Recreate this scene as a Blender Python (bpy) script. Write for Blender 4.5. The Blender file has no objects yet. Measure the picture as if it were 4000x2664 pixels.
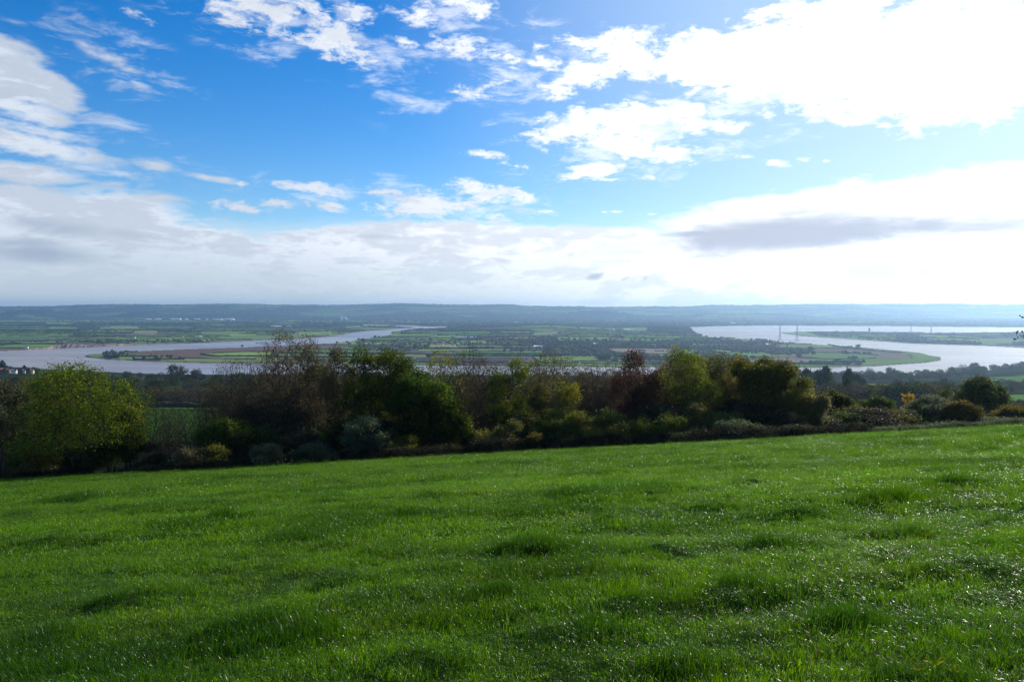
import bpy, math, random
import numpy as np
from mathutils import Vector, Matrix

random.seed(7)
RNG = np.random.default_rng(11)
S = bpy.context.scene
COL = S.collection

# ------------------------------------------------------------------ camera
CAM_H = 170.0                      # metres above the river
F = 4000 * 28.0 / 36.0             # focal length in photo pixels
PITCH = math.atan(127.0 / F)
cd = bpy.data.cameras.new("camera")
cd.sensor_width = 36.0
cd.lens = 28.0
cd.clip_start = 0.1
cd.clip_end = 60000.0
cam = bpy.data.objects.new("camera", cd)
COL.objects.link(cam)
cam.location = (0, 0, CAM_H)
cam.rotation_euler = (math.radians(90) - PITCH, 0, 0)
S.camera = cam


def ray(px, py):
    """view direction of a photo pixel (4000 x 2664)"""
    a = (np.asarray(px, float) - 2000.0) / F
    b = -(np.asarray(py, float) - 1332.0) / F
    c, s = math.cos(PITCH), math.sin(PITCH)
    return a, c + b * s, -s + b * c


def ground(px, py, z=0.0):
    """point where a sight line meets the level z"""
    a, y, d = ray(px, py)
    t = (z - CAM_H) / d
    return a * t, y * t


def depth_pt(px, py, d):
    """point on a sight line at forward distance d"""
    a, y, w = ray(px, py)
    t = d / y
    return a * t, y * t, CAM_H + w * t


# ------------------------------------------------------------------ sun and sky
SUN_AZ = math.radians(44)          # to the right of the view, in front
SUN_EL = math.radians(23)
sdir = Vector((math.sin(SUN_AZ) * math.cos(SUN_EL), math.cos(SUN_AZ) * math.cos(SUN_EL), math.sin(SUN_EL)))
ld = bpy.data.lights.new("sun", 'SUN')
ld.energy = 5.0
ld.angle = math.radians(0.5)
ld.color = (1.0, 0.94, 0.84)
sun = bpy.data.objects.new("sun", ld)
COL.objects.link(sun)
sun.rotation_euler = sdir.to_track_quat('Z', 'Y').to_euler()

W = bpy.data.worlds.new("World")
S.world = W
W.use_nodes = True
nt = W.node_tree
nt.nodes.clear()
L = nt.links.new


def N(tree, kind, **kw):
    n = tree.nodes.new(kind)
    for k, v in kw.items():
        setattr(n, k, v)
    return n


def M(tree, op, a, b=None, c=None, clamp=False):
    n = tree.nodes.new('ShaderNodeMath')
    n.operation = op
    n.use_clamp = clamp
    for i, v in enumerate((a, b, c)):
        if v is None:
            continue
        if isinstance(v, (int, float)):
            n.inputs[i].default_value = v
        else:
            tree.links.new(v, n.inputs[i])
    return n.outputs[0]


def sstep(tree, v, lo, hi):
    n = tree.nodes.new('ShaderNodeMapRange')
    n.interpolation_type = 'SMOOTHSTEP'
    tree.links.new(v, n.inputs['Value'])
    n.inputs['From Min'].default_value = lo
    n.inputs['From Max'].default_value = hi
    return n.outputs['Result']


def mixc(tree, fac, a, b, blend='MIX'):
    n = tree.nodes.new('ShaderNodeMix')
    n.data_type = 'RGBA'
    n.blend_type = blend
    n.clamp_factor = True
    for k, v in ((0, fac), (6, a), (7, b)):
        if isinstance(v, (int, float)):
            n.inputs[k].default_value = v
        elif isinstance(v, tuple):
            n.inputs[k].default_value = (*v[:3], 1)
        else:
            tree.links.new(v, n.inputs[k])
    return n.outputs[2]


sky = N(nt, 'ShaderNodeTexSky', sky_type='NISHITA')
sky.sun_disc = False
sky.sun_elevation = SUN_EL
sky.sun_rotation = SUN_AZ
sky.altitude = 150
sky.air_density = 1.0
sky.dust_density = 0.25
sky.ozone_density = 3.5
hs = N(nt, 'ShaderNodeHueSaturation')
hs.inputs['Saturation'].default_value = 1.42
hs.inputs['Value'].default_value = 1.5
hs.inputs['Hue'].default_value = 0.51
L(sky.outputs[0], hs.inputs['Color'])

tc = N(nt, 'ShaderNodeTexCoord')
sep = N(nt, 'ShaderNodeSeparateXYZ')
L(tc.outputs['Generated'], sep.inputs[0])
X, Y, Z = sep.outputs
az = M(nt, 'ARCTAN2', X, Y)
hyp = M(nt, 'SQRT', M(nt, 'ADD', M(nt, 'MULTIPLY', X, X), M(nt, 'MULTIPLY', Y, Y)))
el = M(nt, 'ARCTAN2', Z, hyp)
cmb = N(nt, 'ShaderNodeCombineXYZ')
L(az, cmb.inputs[0])
L(el, cmb.inputs[1])
AE = cmb.outputs[0]


def azel(px, py):
    a, y, z = ray(px, py)
    return math.atan2(a, y), math.atan2(z, math.hypot(a, y))


def blobs(lst):
    """union of soft ellipses on the sky dome: (x, y, rx, ry, rot, weight) in photo pixels"""
    out = None
    for (x, y, rx, ry, rot, w) in lst:
        a0, e0 = azel(x, y)
        a1, _ = azel(x + 10, y)
        _, e2 = azel(x, y - 10)
        ka, ke = (a1 - a0) / 10, (e2 - e0) / 10
        mp = N(nt, 'ShaderNodeMapping', vector_type='TEXTURE')
        mp.inputs['Location'].default_value = (a0, e0, 0)
        mp.inputs['Rotation'].default_value = (0, 0, -math.radians(rot))
        mp.inputs['Scale'].default_value = (rx * ka, ry * ke, 1)
        L(AE, mp.inputs[0])
        g = N(nt, 'ShaderNodeTexGradient', gradient_type='SPHERICAL')
        L(mp.outputs[0], g.inputs[0])
        v = g.outputs['Fac']
        if w != 1:
            v = M(nt, 'MULTIPLY', v, w)
        out = v if out is None else M(nt, 'MAXIMUM', out, v)
    return out


def fbm(scale, sx, sy, detail=7, rough=0.55, dist=0.0, off=0.0, src=None):
    mp = N(nt, 'ShaderNodeMapping')
    mp.inputs['Scale'].default_value = (sx, sy, 1)
    mp.inputs['Location'].default_value = (off, off * 0.7, 0)
    mp.inputs['Rotation'].default_value = (0, 0, 0)
    L(src or AE, mp.inputs[0])
    n = N(nt, 'ShaderNodeTexNoise')
    n.noise_dimensions = '2D'
    n.inputs['Scale'].default_value = scale
    n.inputs['Detail'].default_value = detail
    n.inputs['Roughness'].default_value = rough
    n.inputs['Distortion'].default_value = dist
    L(mp.outputs[0], n.inputs['Vector'])
    return n.outputs['Fac']


crisp = blobs([
    (560, 75, 130, 38, 15, .75), (900, 60, 190, 75, 18, .8), (1080, 60, 280, 110, 14, 1.25), (1290, 140, 280, 120, 25, 1.25), (1380, 60, 120, 70, 10, .9), (880, 20, 200, 50, 10, .9),
    (1100, 5, 260, 40, 5, .7), (1280, 200, 90, 50, 20, .8), (1390, 215, 120, 30, 10, .6), (1570, 165, 90, 35, 10, .7),
    (1640, 50, 170, 85, 5, 1.1), (1830, 25, 160, 65, 8, 1.1), (1785, 180, 150, 85, 5, 1.15), (1680, 280, 50, 20, 0, .6),
    (1890, 345, 190, 60, -14, .85), (1990, 220, 110, 55, 15, .95), (2130, 260, 160, 55, 12, 1.0), (2240, 300, 220, 90, -5, 1.15),
    (2100, 180, 70, 40, 10, .8), (2180, 385, 110, 22, 5, .6), (2480, 200, 330, 120, 8, 1.3), (2300, 165, 190, 50, 5, 1.0),
    (2800, 240, 480, 170, 5, 1.7), (3200, 240, 620, 260, 4, 2.2), (3700, 240, 700, 330, 3, 2.6), (2950, 60, 260, 50, -10, .9),
    (3250, 60, 420, 130, -12, 1.5), (3250, 400, 260, 90, 10, 1.1), (3560, 440, 280, 60, 3, 1.1),
    (2850, 355, 130, 50, -5, .95), (2700, 420, 70, 25, 0, .7), (3020, 440, 75, 35, 0, .75),
    (2260, 500, 300, 110, -8, 1.3), (2480, 480, 330, 115, -4, 1.5), (2700, 490, 260, 60, 4, 1.1), (2420, 560, 320, 90, 2, 1.25),
    (2320, 670, 220, 50, -8, 1.05), (2600, 600, 200, 75, -2, 1.1), (2490, 425, 70, 60, 0, .9), (2200, 440, 70, 30, 0, .7), (2690, 590, 160, 40, 0, .9),
    (1880, 603, 170, 22, 5, .8), (2010, 648, 90, 20, 8, .65), (2380, 702, 130, 12, 0, .8), (2550, 695, 70, 22, -6, .8),
    (2915, 615, 60, 12, 5, .7), (3020, 636, 110, 24, 5, .95), (3140, 628, 60, 26, 5, .9), (3225, 630, 28, 15, 0, .8),
    (940, 720, 120, 18, 5, .7), (1210, 735, 190, 32, 8, 1.0), (1440, 752, 240, 20, -2, .85), (1650, 800, 280, 75, -4, 1.35),
    (1900, 750, 220, 60, 8, 1.3), (1250, 740, 220, 36, 6, 1.2), (1080, 795, 130, 26, 0, .65), (1260, 805, 140, 30, 10, .6), (920, 815, 130, 50, 10, .8),
    (1550, 890, 700, 38, -5, .9), (2120, 828, 70, 10, 0, .7), (2300, 818, 25, 12, 0, .7), (2400, 828, 70, 9, 0, .7), (2500, 838, 90, 9, 0, .6),
    (620, 1112, 130, 38, 0, 1.0), (360, 1126, 60, 17, 0, .8), (490, 1127, 60, 17, 0, .8), (930, 1107, 90, 22, -8, .6), (1130, 1115, 90, 25, 0, .7),
    (2050, 1015, 250, 11, -4, .75), (2150, 985, 70, 8, 0, .6),
])
soft = blobs([
    (-40, 270, 440, 190, 22, 1.7), (150, 330, 300, 110, 30, 1.3), (60, 420, 420, 120, 12, 1.2), (120, 500, 460, 70, 10, 1.0), (120, 565, 500, 80, 8, 1.35),
    (100, 675, 420, 70, 3, 1.1), (330, 175, 120, 60, 20, .4), (430, 230, 260, 60, 20, .5), (520, 320, 260, 38, 17, .6), (60, 90, 160, 25, 5, .3),
    (620, 645, 200, 45, 6, .55), (850, 700, 250, 22, 6, .5), (1500, 190, 500, 160, 10, .35), (700, 30, 600, 80, 8, .35),
    (100, 880, 650, 200, 0, 1.9), (520, 850, 460, 150, 10, 1.5), (700, 960, 560, 170, 4, 1.7), (900, 980, 460, 120, 4, 1.4),
    (1700, 960, 1000, 120, 0, 2.0), (1750, 930, 700, 80, 0, 1.9), (1150, 1000, 700, 120, -3, 1.6), (2450, 925, 500, 50, 0, 1.5),
    (3300, 860, 1100, 180, -5, 2.6), (3900, 840, 900, 210, 0, 2.8), (2950, 900, 600, 110, -4, 2.0),
])
dark = blobs([
    (3050, 915, 700, 105, -3, 1.15), (3500, 890, 640, 60, 0, .6), (2700, 915, 300, 30, 0, .9), (2325, 1080, 56, 22, -12, 1.0), (2345, 1072, 34, 12, -25, .8), (2440, 1090, 40, 12, -20, .5), (2520, 1088, 25, 12, -40, .4),
    (150, 880, 380, 55, 4, .8), (200, 990, 480, 60, 4, 1.0), (60, 950, 380, 50, 0, .8), (600, 930, 380, 35, 6, .45),
    (850, 1120, 120, 22, 0, .5), (960, 1115, 80, 18, -15, .5), (1050, 1070, 60, 18, 0, .3), (100, 400, 420, 60, 10, .35), (1450, 925, 400, 20, 0, .3),
])
n1 = fbm(1.0, 20, 44, 8, 0.62, 0.25)
n2 = fbm(1.0, 7, 26, 7, 0.52, 0.3, 3.1)
n3 = fbm(1.0, 62, 150, 6, 0.65, 0.3, 7.7)
nm = M(nt, 'ADD', M(nt, 'MULTIPLY', n2, 0.5), M(nt, 'MULTIPLY', fbm(1.0, 18, 62, 7, 0.6, 0.2, 5.5), 0.5))
nn = M(nt, 'ADD', M(nt, 'MULTIPLY', n1, 0.66), M(nt, 'MULTIPLY', n3, 0.34))
thinb = blobs([(1150, 90, 800, 260, 12, 1), (420, 260, 480, 230, 15, 1), (1950, 300, 620, 260, -10, 1), (2450, 540, 700, 260, -5, 1), (1500, 780, 1000, 130, 0, .9),
               (2900, 420, 700, 180, 0, 1), (700, 670, 500, 110, 5, .8), (300, 600, 700, 260, 8, .9), (1750, 60, 420, 200, 0, 1)])
n4 = fbm(1.0, 12, 40, 9, 0.64, 0.25, 12.3)
thin = M(nt, 'MULTIPLY', sstep(nt, M(nt, 'ADD', n4, M(nt, 'MULTIPLY', thinb, 0.2)), 0.58, 0.84), sstep(nt, thinb, 0.0, 0.35))
thin = M(nt, 'MULTIPLY', thin, 0.6)
gate = sstep(nt, crisp, 0.0, 0.25)
gates = sstep(nt, soft, 0.0, 0.35)
dc = sstep(nt, M(nt, 'ADD', crisp, M(nt, 'MULTIPLY', M(nt, 'SUBTRACT', nn, 0.5), 3.9)), 0.2, 0.95)
dc = M(nt, 'MULTIPLY', dc, gate)
ds = sstep(nt, M(nt, 'ADD', soft, M(nt, 'MULTIPLY', M(nt, 'SUBTRACT', nm, 0.5), 2.8)), 0.2, 0.85)
ds = M(nt, 'MULTIPLY', ds, gates)
dsum = M(nt, 'MAXIMUM', M(nt, 'MAXIMUM', dc, ds), thin)
# pale veil towards the horizon
veil = sstep(nt, M(nt, 'ADD', el, M(nt, 'MULTIPLY', M(nt, 'SUBTRACT', n2, 0.5), 0.05)), 0.115, 0.045)
veil = M(nt, 'MULTIPLY', veil, 0.94)
# away from the view keep broken cloud, so the rest of the dome is not bare
back = sstep(nt, M(nt, 'ABSOLUTE', az), 0.9, 1.4)
dback = M(nt, 'MULTIPLY', sstep(nt, n2, 0.45, 0.62), back)
dens = M(nt, 'MAXIMUM', M(nt, 'MAXIMUM', dsum, veil), M(nt, 'MULTIPLY', dback, 0.35))
vd = N(nt, 'ShaderNodeVectorMath', operation='DOT_PRODUCT')
L(tc.outputs['Generated'], vd.inputs[0])
vd.inputs[1].default_value = sdir
near_sun = sstep(nt, vd.outputs['Value'], 0.30, 0.93)
ccol = mixc(nt, near_sun, (7.3, 8.1, 9.2), (13.0, 13.2, 13.6))
# self-shading of the cloud layer: thicker parts are greyer away from the sun
shade = M(nt, 'MULTIPLY', sstep(nt, nm, 0.45, 0.56), M(nt, 'SUBTRACT', 1.0, near_sun))
ccol = mixc(nt, M(nt, 'MULTIPLY', shade, 0.62), ccol, (4.3, 5.15, 6.4))
ccol = mixc(nt, M(nt, 'MULTIPLY', dc, M(nt, 'SUBTRACT', 1.0, near_sun)), ccol, (7.4, 7.9, 8.9))
ccol = mixc(nt, M(nt, 'MULTIPLY', sstep(nt, n3, 0.5, 0.72), M(nt, 'SUBTRACT', 0.55, M(nt, 'MULTIPLY', near_sun, 0.5))), ccol, (6.2, 6.8, 8.0))
hz = M(nt, 'MULTIPLY', sstep(nt, el, 0.09, 0.0), M(nt, 'ADD', 0.35, sstep(nt, nm, 0.58, 0.42)))
low_sh = M(nt, 'MULTIPLY', M(nt, 'MULTIPLY', sstep(nt, nm, 0.47, 0.60), sstep(nt, el, 0.17, 0.10)), 0.5)
ccol = mixc(nt, low_sh, ccol, (6.6, 7.3, 8.4))
ccol = mixc(nt, M(nt, 'MULTIPLY', hz, M(nt, 'SUBTRACT', 1.0, near_sun)), ccol, (6.0, 6.9, 7.7))
dk = sstep(nt, M(nt, 'ADD', dark, M(nt, 'MULTIPLY', M(nt, 'SUBTRACT', n2, 0.5), 1.0)), 0.1, 1.0)
dk = M(nt, 'MULTIPLY', dk, sstep(nt, dark, 0.0, 0.2))
ccol = mixc(nt, dk, ccol, (4.1, 4.9, 6.2))
rsun = M(nt, 'MULTIPLY', dk, near_sun)
ccol = mixc(nt, rsun, ccol, (5.8, 6.3, 7.6))
glow = M(nt, 'MULTIPLY', sstep(nt, vd.outputs['Value'], 0.62, 0.99), 0.62)
skyb = mixc(nt, glow, hs.outputs[0], (7.6, 9.3, 10.5))
skyc = mixc(nt, dens, skyb, ccol)
bg = N(nt, 'ShaderNodeBackground')
bg.inputs['Strength'].default_value = 0.1
L(skyc, bg.inputs['Color'])
wo = N(nt, 'ShaderNodeOutputWorld')
L(bg.outputs[0], wo.inputs[0])
W.cycles.sampling_method = 'MANUAL'
W.cycles.sample_map_resolution = 512

S.view_settings.view_transform = 'Standard'
S.view_settings.look = 'None'
S.view_settings.exposure = 0.0
S.view_settings.gamma = 1.0
S.render.engine = 'CYCLES'
S.cycles.max_bounces = 8
S.cycles.transparent_max_bounces = 8
S.cycles.volume_bounces = 1
S.cycles.use_denoising = True

# ================================================================== helpers
def h2(ix, iy, seed=0):
    n = (ix.astype(np.int64) * 374761393 + iy.astype(np.int64) * 668265263 + seed * 974634777) & 0xFFFFFFFF
    n = ((n ^ (n >> 13)) * 1274126177) & 0xFFFFFFFF
    n = n ^ (n >> 16)
    return (n & 0xFFFFFF) / float(0xFFFFFF)


def vnoise(x, y, seed=0):
    x, y = np.asarray(x, float), np.asarray(y, float)
    ix, iy = np.floor(x), np.floor(y)
    fx, fy = x - ix, y - iy
    fx, fy = fx * fx * (3 - 2 * fx), fy * fy * (3 - 2 * fy)
    ix, iy = ix.astype(np.int64), iy.astype(np.int64)
    a, b = h2(ix, iy, seed), h2(ix + 1, iy, seed)
    c, d = h2(ix, iy + 1, seed), h2(ix + 1, iy + 1, seed)
    return (a * (1 - fx) + b * fx) * (1 - fy) + (c * (1 - fx) + d * fx) * fy


def fnoise(x, y, oct=4, seed=0, gain=0.5):
    v, amp, tot = 0, 1.0, 0
    for i in range(oct):
        v = v + amp * vnoise(x * 2 ** i + 17.3 * i, y * 2 ** i - 9.1 * i, seed + i)
        tot += amp
        amp *= gain
    return v / tot


def smooth(a, b, v):
    t = np.clip((v - a) / (b - a), 0, 1)
    return t * t * (3 - 2 * t)


def inside(px, py, poly):
    r = np.zeros(np.shape(px), bool)
    n = len(poly)
    for i in range(n):
        x0, y0 = poly[i]
        x1, y1 = poly[(i + 1) % n]
        if y0 == y1:
            continue
        c = (y0 > py) != (y1 > py)
        xi = (x1 - x0) * (py - y0) / (y1 - y0) + x0
        r ^= c & (px < xi)
    return r


def mesh_np(name, V, faces, mat=None, col=None, parent=None, smooth_shade=False, loc=None, link=True, mats=None, midx=None):
    """one mesh object from numpy arrays; faces is an (n,3|4) array or a list of such arrays"""
    if not isinstance(faces, (list, tuple)):
        faces = [faces]
    faces = [f for f in faces if len(f)]
    me = bpy.data.meshes.new(name)
    V = np.asarray(V, np.float32)
    me.vertices.add(len(V))
    me.vertices.foreach_set('co', V.ravel())
    loops = np.concatenate([np.asarray(f, np.int32).ravel() for f in faces])
    tot = np.concatenate([np.full(len(f), f.shape[1], np.int32) for f in faces])
    st = np.concatenate([[0], np.cumsum(tot)[:-1]]).astype(np.int32)
    me.loops.add(len(loops))
    me.loops.foreach_set('vertex_index', loops)
    me.polygons.add(len(tot))
    me.polygons.foreach_set('loop_start', st)
    me.polygons.foreach_set('loop_total', tot)
    if midx is not None:
        me.polygons.foreach_set('material_index', np.asarray(midx, np.int32))
    me.update(calc_edges=True)
    me.validate()
    if smooth_shade:
        me.polygons.foreach_set('use_smooth', np.ones(len(tot), bool))
    if col is not None:
        ca = me.color_attributes.new('tint', 'FLOAT_COLOR', 'POINT')
        c = np.ones((len(V), 4), np.float32)
        c[:, :col.shape[1]] = col
        ca.data.foreach_set('color', c.ravel())
    for m in (mats or ([mat] if mat else [])):
        me.materials.append(m)
    o = bpy.data.objects.new(name, me)
    if link:
        COL.objects.link(o)
    if parent:
        o.parent = parent
    if loc is not None:
        o.location = loc
    return o


def tag(o, label=None, cat=None, group=None, kind=None):
    if label:
        o['label'] = label
    if cat:
        o['category'] = cat
    if group:
        o['group'] = group
    if kind:
        o['kind'] = kind
    return o


def empty(name, loc, label, cat, group=None, rz=0.0):
    o = bpy.data.objects.new(name, None)
    o.empty_display_size = 0.5
    COL.objects.link(o)
    o.location = loc
    o.rotation_euler = (0, 0, rz)
    return tag(o, label, cat, group)


def dup(root, loc, rz, sc, label=None, group=None, cat=None):
    r = root.copy()
    COL.objects.link(r)
    r.location = loc
    r.rotation_euler = (0, 0, rz)
    r.scale = sc if isinstance(sc, tuple) else (sc, sc, sc)
    tag(r, label, cat, group)
    for ch in list(root.children):
        c = ch.copy()
        COL.objects.link(c)
        c.parent = r
    return r


# ================================================================== materials
def mat(name):
    m = bpy.data.materials.new(name)
    m.use_nodes = True
    t = m.node_tree
    t.nodes.clear()
    out = t.nodes.new('ShaderNodeOutputMaterial')
    return m, t, out


def pbsdf(t, rough=0.8, spec=0.3, ior=1.45):
    b = t.nodes.new('ShaderNodeBsdfPrincipled')
    b.inputs['Roughness'].default_value = rough
    b.inputs['Specular IOR Level'].default_value = spec
    b.inputs['IOR'].default_value = ior
    return b


def noise_node(t, scale, detail=4, rough=0.55, vec=None, dim='3D', sc=None):
    n = t.nodes.new('ShaderNodeTexNoise')
    n.noise_dimensions = dim
    n.inputs['Scale'].default_value = scale
    n.inputs['Detail'].default_value = detail
    n.inputs['Roughness'].default_value = rough
    if vec is None:
        c = t.nodes.new('ShaderNodeNewGeometry')
        vec = c.outputs['Position']
    if sc:
        mp = t.nodes.new('ShaderNodeMapping')
        mp.inputs['Scale'].default_value = sc
        t.links.new(vec, mp.inputs[0])
        vec = mp.outputs[0]
    t.links.new(vec, n.inputs['Vector'])
    return n.outputs['Fac']


def attr(t, name='tint'):
    a = t.nodes.new('ShaderNodeAttribute')
    a.attribute_name = name
    return a.outputs['Color']


def simple(name, col, rough=0.8, spec=0.3, nscale=None, namp=0.25, ndetail=4, metallic=0.0):
    m, t, out = mat(name)
    b = pbsdf(t, rough, spec)
    b.inputs['Metallic'].default_value = metallic
    if nscale:
        f = sstep(t, noise_node(t, nscale, ndetail), 0.3, 0.7)
        lo = tuple(c * (1 - namp) for c in col)
        hi = tuple(min(1, c * (1 + namp)) for c in col)
        t.links.new(mixc(t, f, lo, hi), b.inputs['Base Color'])
    else:
        b.inputs['Base Color'].default_value = (*col, 1)
    t.links.new(b.outputs[0], out.inputs[0])
    return m


def leaf_material(name, trans=0.35, rough=0.55, spec=0.35, gain=1.0):
    m, t, out = mat(name)
    a = attr(t)
    oi = t.nodes.new('ShaderNodeObjectInfo')
    hsv = t.nodes.new('ShaderNodeHueSaturation')
    t.links.new(a, hsv.inputs['Color'])
    t.links.new(M(t, 'ADD', M(t, 'MULTIPLY', oi.outputs['Random'], 0.05), 0.475), hsv.inputs['Hue'])
    t.links.new(M(t, 'ADD', M(t, 'MULTIPLY', oi.outputs['Random'], 0.4 * gain), 0.8 * gain), hsv.inputs['Value'])
    b = pbsdf(t, rough, spec)
    t.links.new(hsv.outputs[0], b.inputs['Base Color'])
    tr = t.nodes.new('ShaderNodeBsdfTranslucent')
    g = t.nodes.new('ShaderNodeHueSaturation')
    g.inputs['Saturation'].default_value = 1.15
    g.inputs['Value'].default_value = 1.5
    t.links.new(hsv.outputs[0], g.inputs['Color'])
    t.links.new(g.outputs[0], tr.inputs['Color'])
    mx = t.nodes.new('ShaderNodeMixShader')
    mx.inputs[0].default_value = trans
    t.links.new(b.outputs[0], mx.inputs[1])
    t.links.new(tr.outputs[0], mx.inputs[2])
    t.links.new(mx.outputs[0], out.inputs[0])
    return m


M_LEAF = leaf_material('leaf', 0.5, 0.55, 0.14, 1.12)
M_FARLEAF = leaf_material('distant_leaf', 0.2, 0.9, 0.1)
M_BARK = simple('bark', (0.075, 0.06, 0.045), 0.9, 0.15, 3.0, 0.4)
M_TWIG = simple('twig', (0.105, 0.082, 0.062), 0.85, 0.2, 2.0, 0.35)
M_WHITE = simple('white_render', (0.78, 0.77, 0.73), 0.8, 0.2, 0.3, 0.08)
M_CREAM = simple('cream_render', (0.6, 0.55, 0.45), 0.8, 0.2, 0.3, 0.1)
M_BRICK = simple('red_brick', (0.32, 0.15, 0.1), 0.9, 0.2, 0.5, 0.2)
M_SLATE = simple('slate_roof', (0.10, 0.10, 0.115), 0.7, 0.3, 0.4, 0.2)
M_TILE = simple('tile_roof', (0.25, 0.11, 0.07), 0.85, 0.2, 0.4, 0.2)
M_SHEET = simple('pale_sheet_roof', (0.74, 0.75, 0.76), 0.45, 0.5, 0.05, 0.06)
M_GREENISH = simple('pale_green_cladding', (0.55, 0.68, 0.62), 0.6, 0.4, 0.1, 0.06)
M_STEEL = simple('galvanised_steel', (0.22, 0.225, 0.23), 0.6, 0.4, 0.2, 0.1)
M_DARK = simple('window_glass', (0.03, 0.035, 0.045), 0.2, 0.6)

# pasture under the blades
M_FIELD, t, out = mat('pasture')
b = pbsdf(t, 1.0, 0.0)
c = mixc(t, sstep(t, noise_node(t, 0.35, 5), 0.3, 0.7), (0.022, 0.055, 0.005), (0.035, 0.075, 0.008))
c = mixc(t, sstep(t, noise_node(t, 9.0, 4), 0.35, 0.7), c, (0.015, 0.028, 0.006))
sp_ = t.nodes.new('ShaderNodeNewGeometry')
sx_ = t.nodes.new('ShaderNodeSeparateXYZ')
t.links.new(sp_.outputs['Position'], sx_.inputs[0])
c2 = mixc(t, 1.0, attr(t), attr(t))
far_f = sstep(t, sx_.outputs['Y'], 74, 78)
c = mixc(t, far_f, c, c2)
t.links.new(c, b.inputs['Base Color'])
t.links.new(b.outputs[0], out.inputs[0])

# painted-by-crop land
M_LAND, t, out = mat('farmland')
b = pbsdf(t, 1.0, 0.0)
f = noise_node(t, 0.012, 6, 0.6)
f2 = noise_node(t, 0.08, 3, 0.6, sc=(1, 0.25, 1))
g = t.nodes.new('ShaderNodeHueSaturation')
t.links.new(attr(t), g.inputs['Color'])
t.links.new(M(t, 'ADD', M(t, 'MULTIPLY', f, 0.5), M(t, 'ADD', M(t, 'MULTIPLY', f2, 0.3), 0.6)), g.inputs['Value'])
t.links.new(g.outputs[0], b.inputs['Base Color'])
t.links.new(b.outputs[0], out.inputs[0])

# muddy tidal river
M_WATER, t, out = mat('river_water')
b = pbsdf(t, 0.2, 0.5, 1.33)
cur = sstep(t, noise_node(t, 0.0016, 5, 0.6, sc=(0.35, 1.0, 1)), 0.38, 0.62)
t.links.new(mixc(t, cur, (0.29, 0.225, 0.18), (0.37, 0.295, 0.245)), b.inputs['Base Color'])
rn = sstep(t, noise_node(t, 0.0021, 6, 0.65, sc=(0.3, 1.3, 1)), 0.35, 0.65)
t.links.new(M(t, 'ADD', M(t, 'MULTIPLY', rn, 0.16), 0.22), b.inputs['Roughness'])
bp = t.nodes.new('ShaderNodeBump')
bp.inputs['Strength'].default_value = 0.25
bp.inputs['Distance'].default_value = 1.2
t.links.new(noise_node(t, 0.035, 5, 0.7, sc=(0.6, 1.0, 1)), bp.inputs['Height'])
t.links.new(bp.outputs[0], b.inputs['Normal'])
t.links.new(b.outputs[0], out.inputs[0])

M_CLIFF, t, out = mat('red_mudstone')
b = pbsdf(t, 0.95, 0.1)
c = mixc(t, sstep(t, noise_node(t, 0.05, 5, 0.6, sc=(1, 1, 0.2)), 0.35, 0.65), (0.19, 0.125, 0.095), (0.34, 0.27, 0.22))
t.links.new(c, b.inputs['Base Color'])
t.links.new(b.outputs[0], out.inputs[0])

# ================================================================== traced outlines (photo pixels on the river level)
SHORE_NEAR = [(-1200, 1432), (-400, 1430), (0, 1434), (149, 1444), (416, 1457), (565, 1464), (640, 1467), (1000, 1468), (2000, 1470), (2900, 1474),
              (3127, 1475), (3340, 1471), (3552, 1473), (3722, 1462), (3849, 1450), (4000, 1430), (4300, 1400), (5200, 1370)]
LAND_A = [(-1500, 1230), (-1500, 1392), (0, 1373), (115, 1367), (238, 1359), (425, 1353), (509, 1348), (722, 1343), (1000, 1332), (1178, 1323), (1297, 1316),
          (1348, 1307), (1382, 1300), (1446, 1293.5), (1539, 1288), (1616, 1281.5), (1637, 1278.5), (1607, 1276.4), (1509, 1274), (1420, 1273), (1420, 1270.5), (1509, 1271.3), (1607, 1272.3),
          (1650, 1276), (1745, 1278), (1745, 1230)]
LAND_B = [(1745, 1230), (1745, 1279.5), (1679, 1281.6), (1637, 1282.5), (1594, 1287), (1531, 1298.6), (1522, 1308), (1484, 1316.5), (1425, 1323), (1369, 1333.4), (1255, 1345),
          (1000, 1354), (934, 1358), (722, 1364.4), (467, 1375), (408, 1381), (357, 1383.5), (323.6, 1392), (348, 1398), (425, 1405), (594, 1414), (785, 1419), (892, 1420.5),
          (1628, 1428), (1977, 1431), (2140, 1433), (2382, 1435), (3000, 1436.6), (3225, 1436), (3425, 1431), (3616, 1418), (3675, 1409), (3676, 1396), (3628, 1388), (3594, 1378.5),
          (3526, 1371.6), (3425, 1362), (3297, 1352), (3170, 1344.5), (3055, 1337), (3000, 1330.5), (2934, 1325), (2870, 1321), (2786, 1317.7), (2743, 1312), (2750, 1308), (2747, 1303),
          (2722, 1299.5), (2705, 1290), (2688, 1279.5), (2807, 1275), (3000, 1272.3), (3425, 1275), (3637, 1277.4), (4000, 1280), (5500, 1290), (5500, 1230)]
LAND_C = [(3040, 1300.7), (3127, 1313.5), (3255, 1323), (3425, 1333.4), (3552, 1343), (3701, 1348), (3849, 1352.5), (4000, 1360), (5500, 1392), (5500, 1309), (4000, 1303.7),
          (3849, 1303), (3679, 1300.7), (3552, 1298.6), (3395, 1297), (3212, 1295.6), (3064, 1298.6)]

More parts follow.
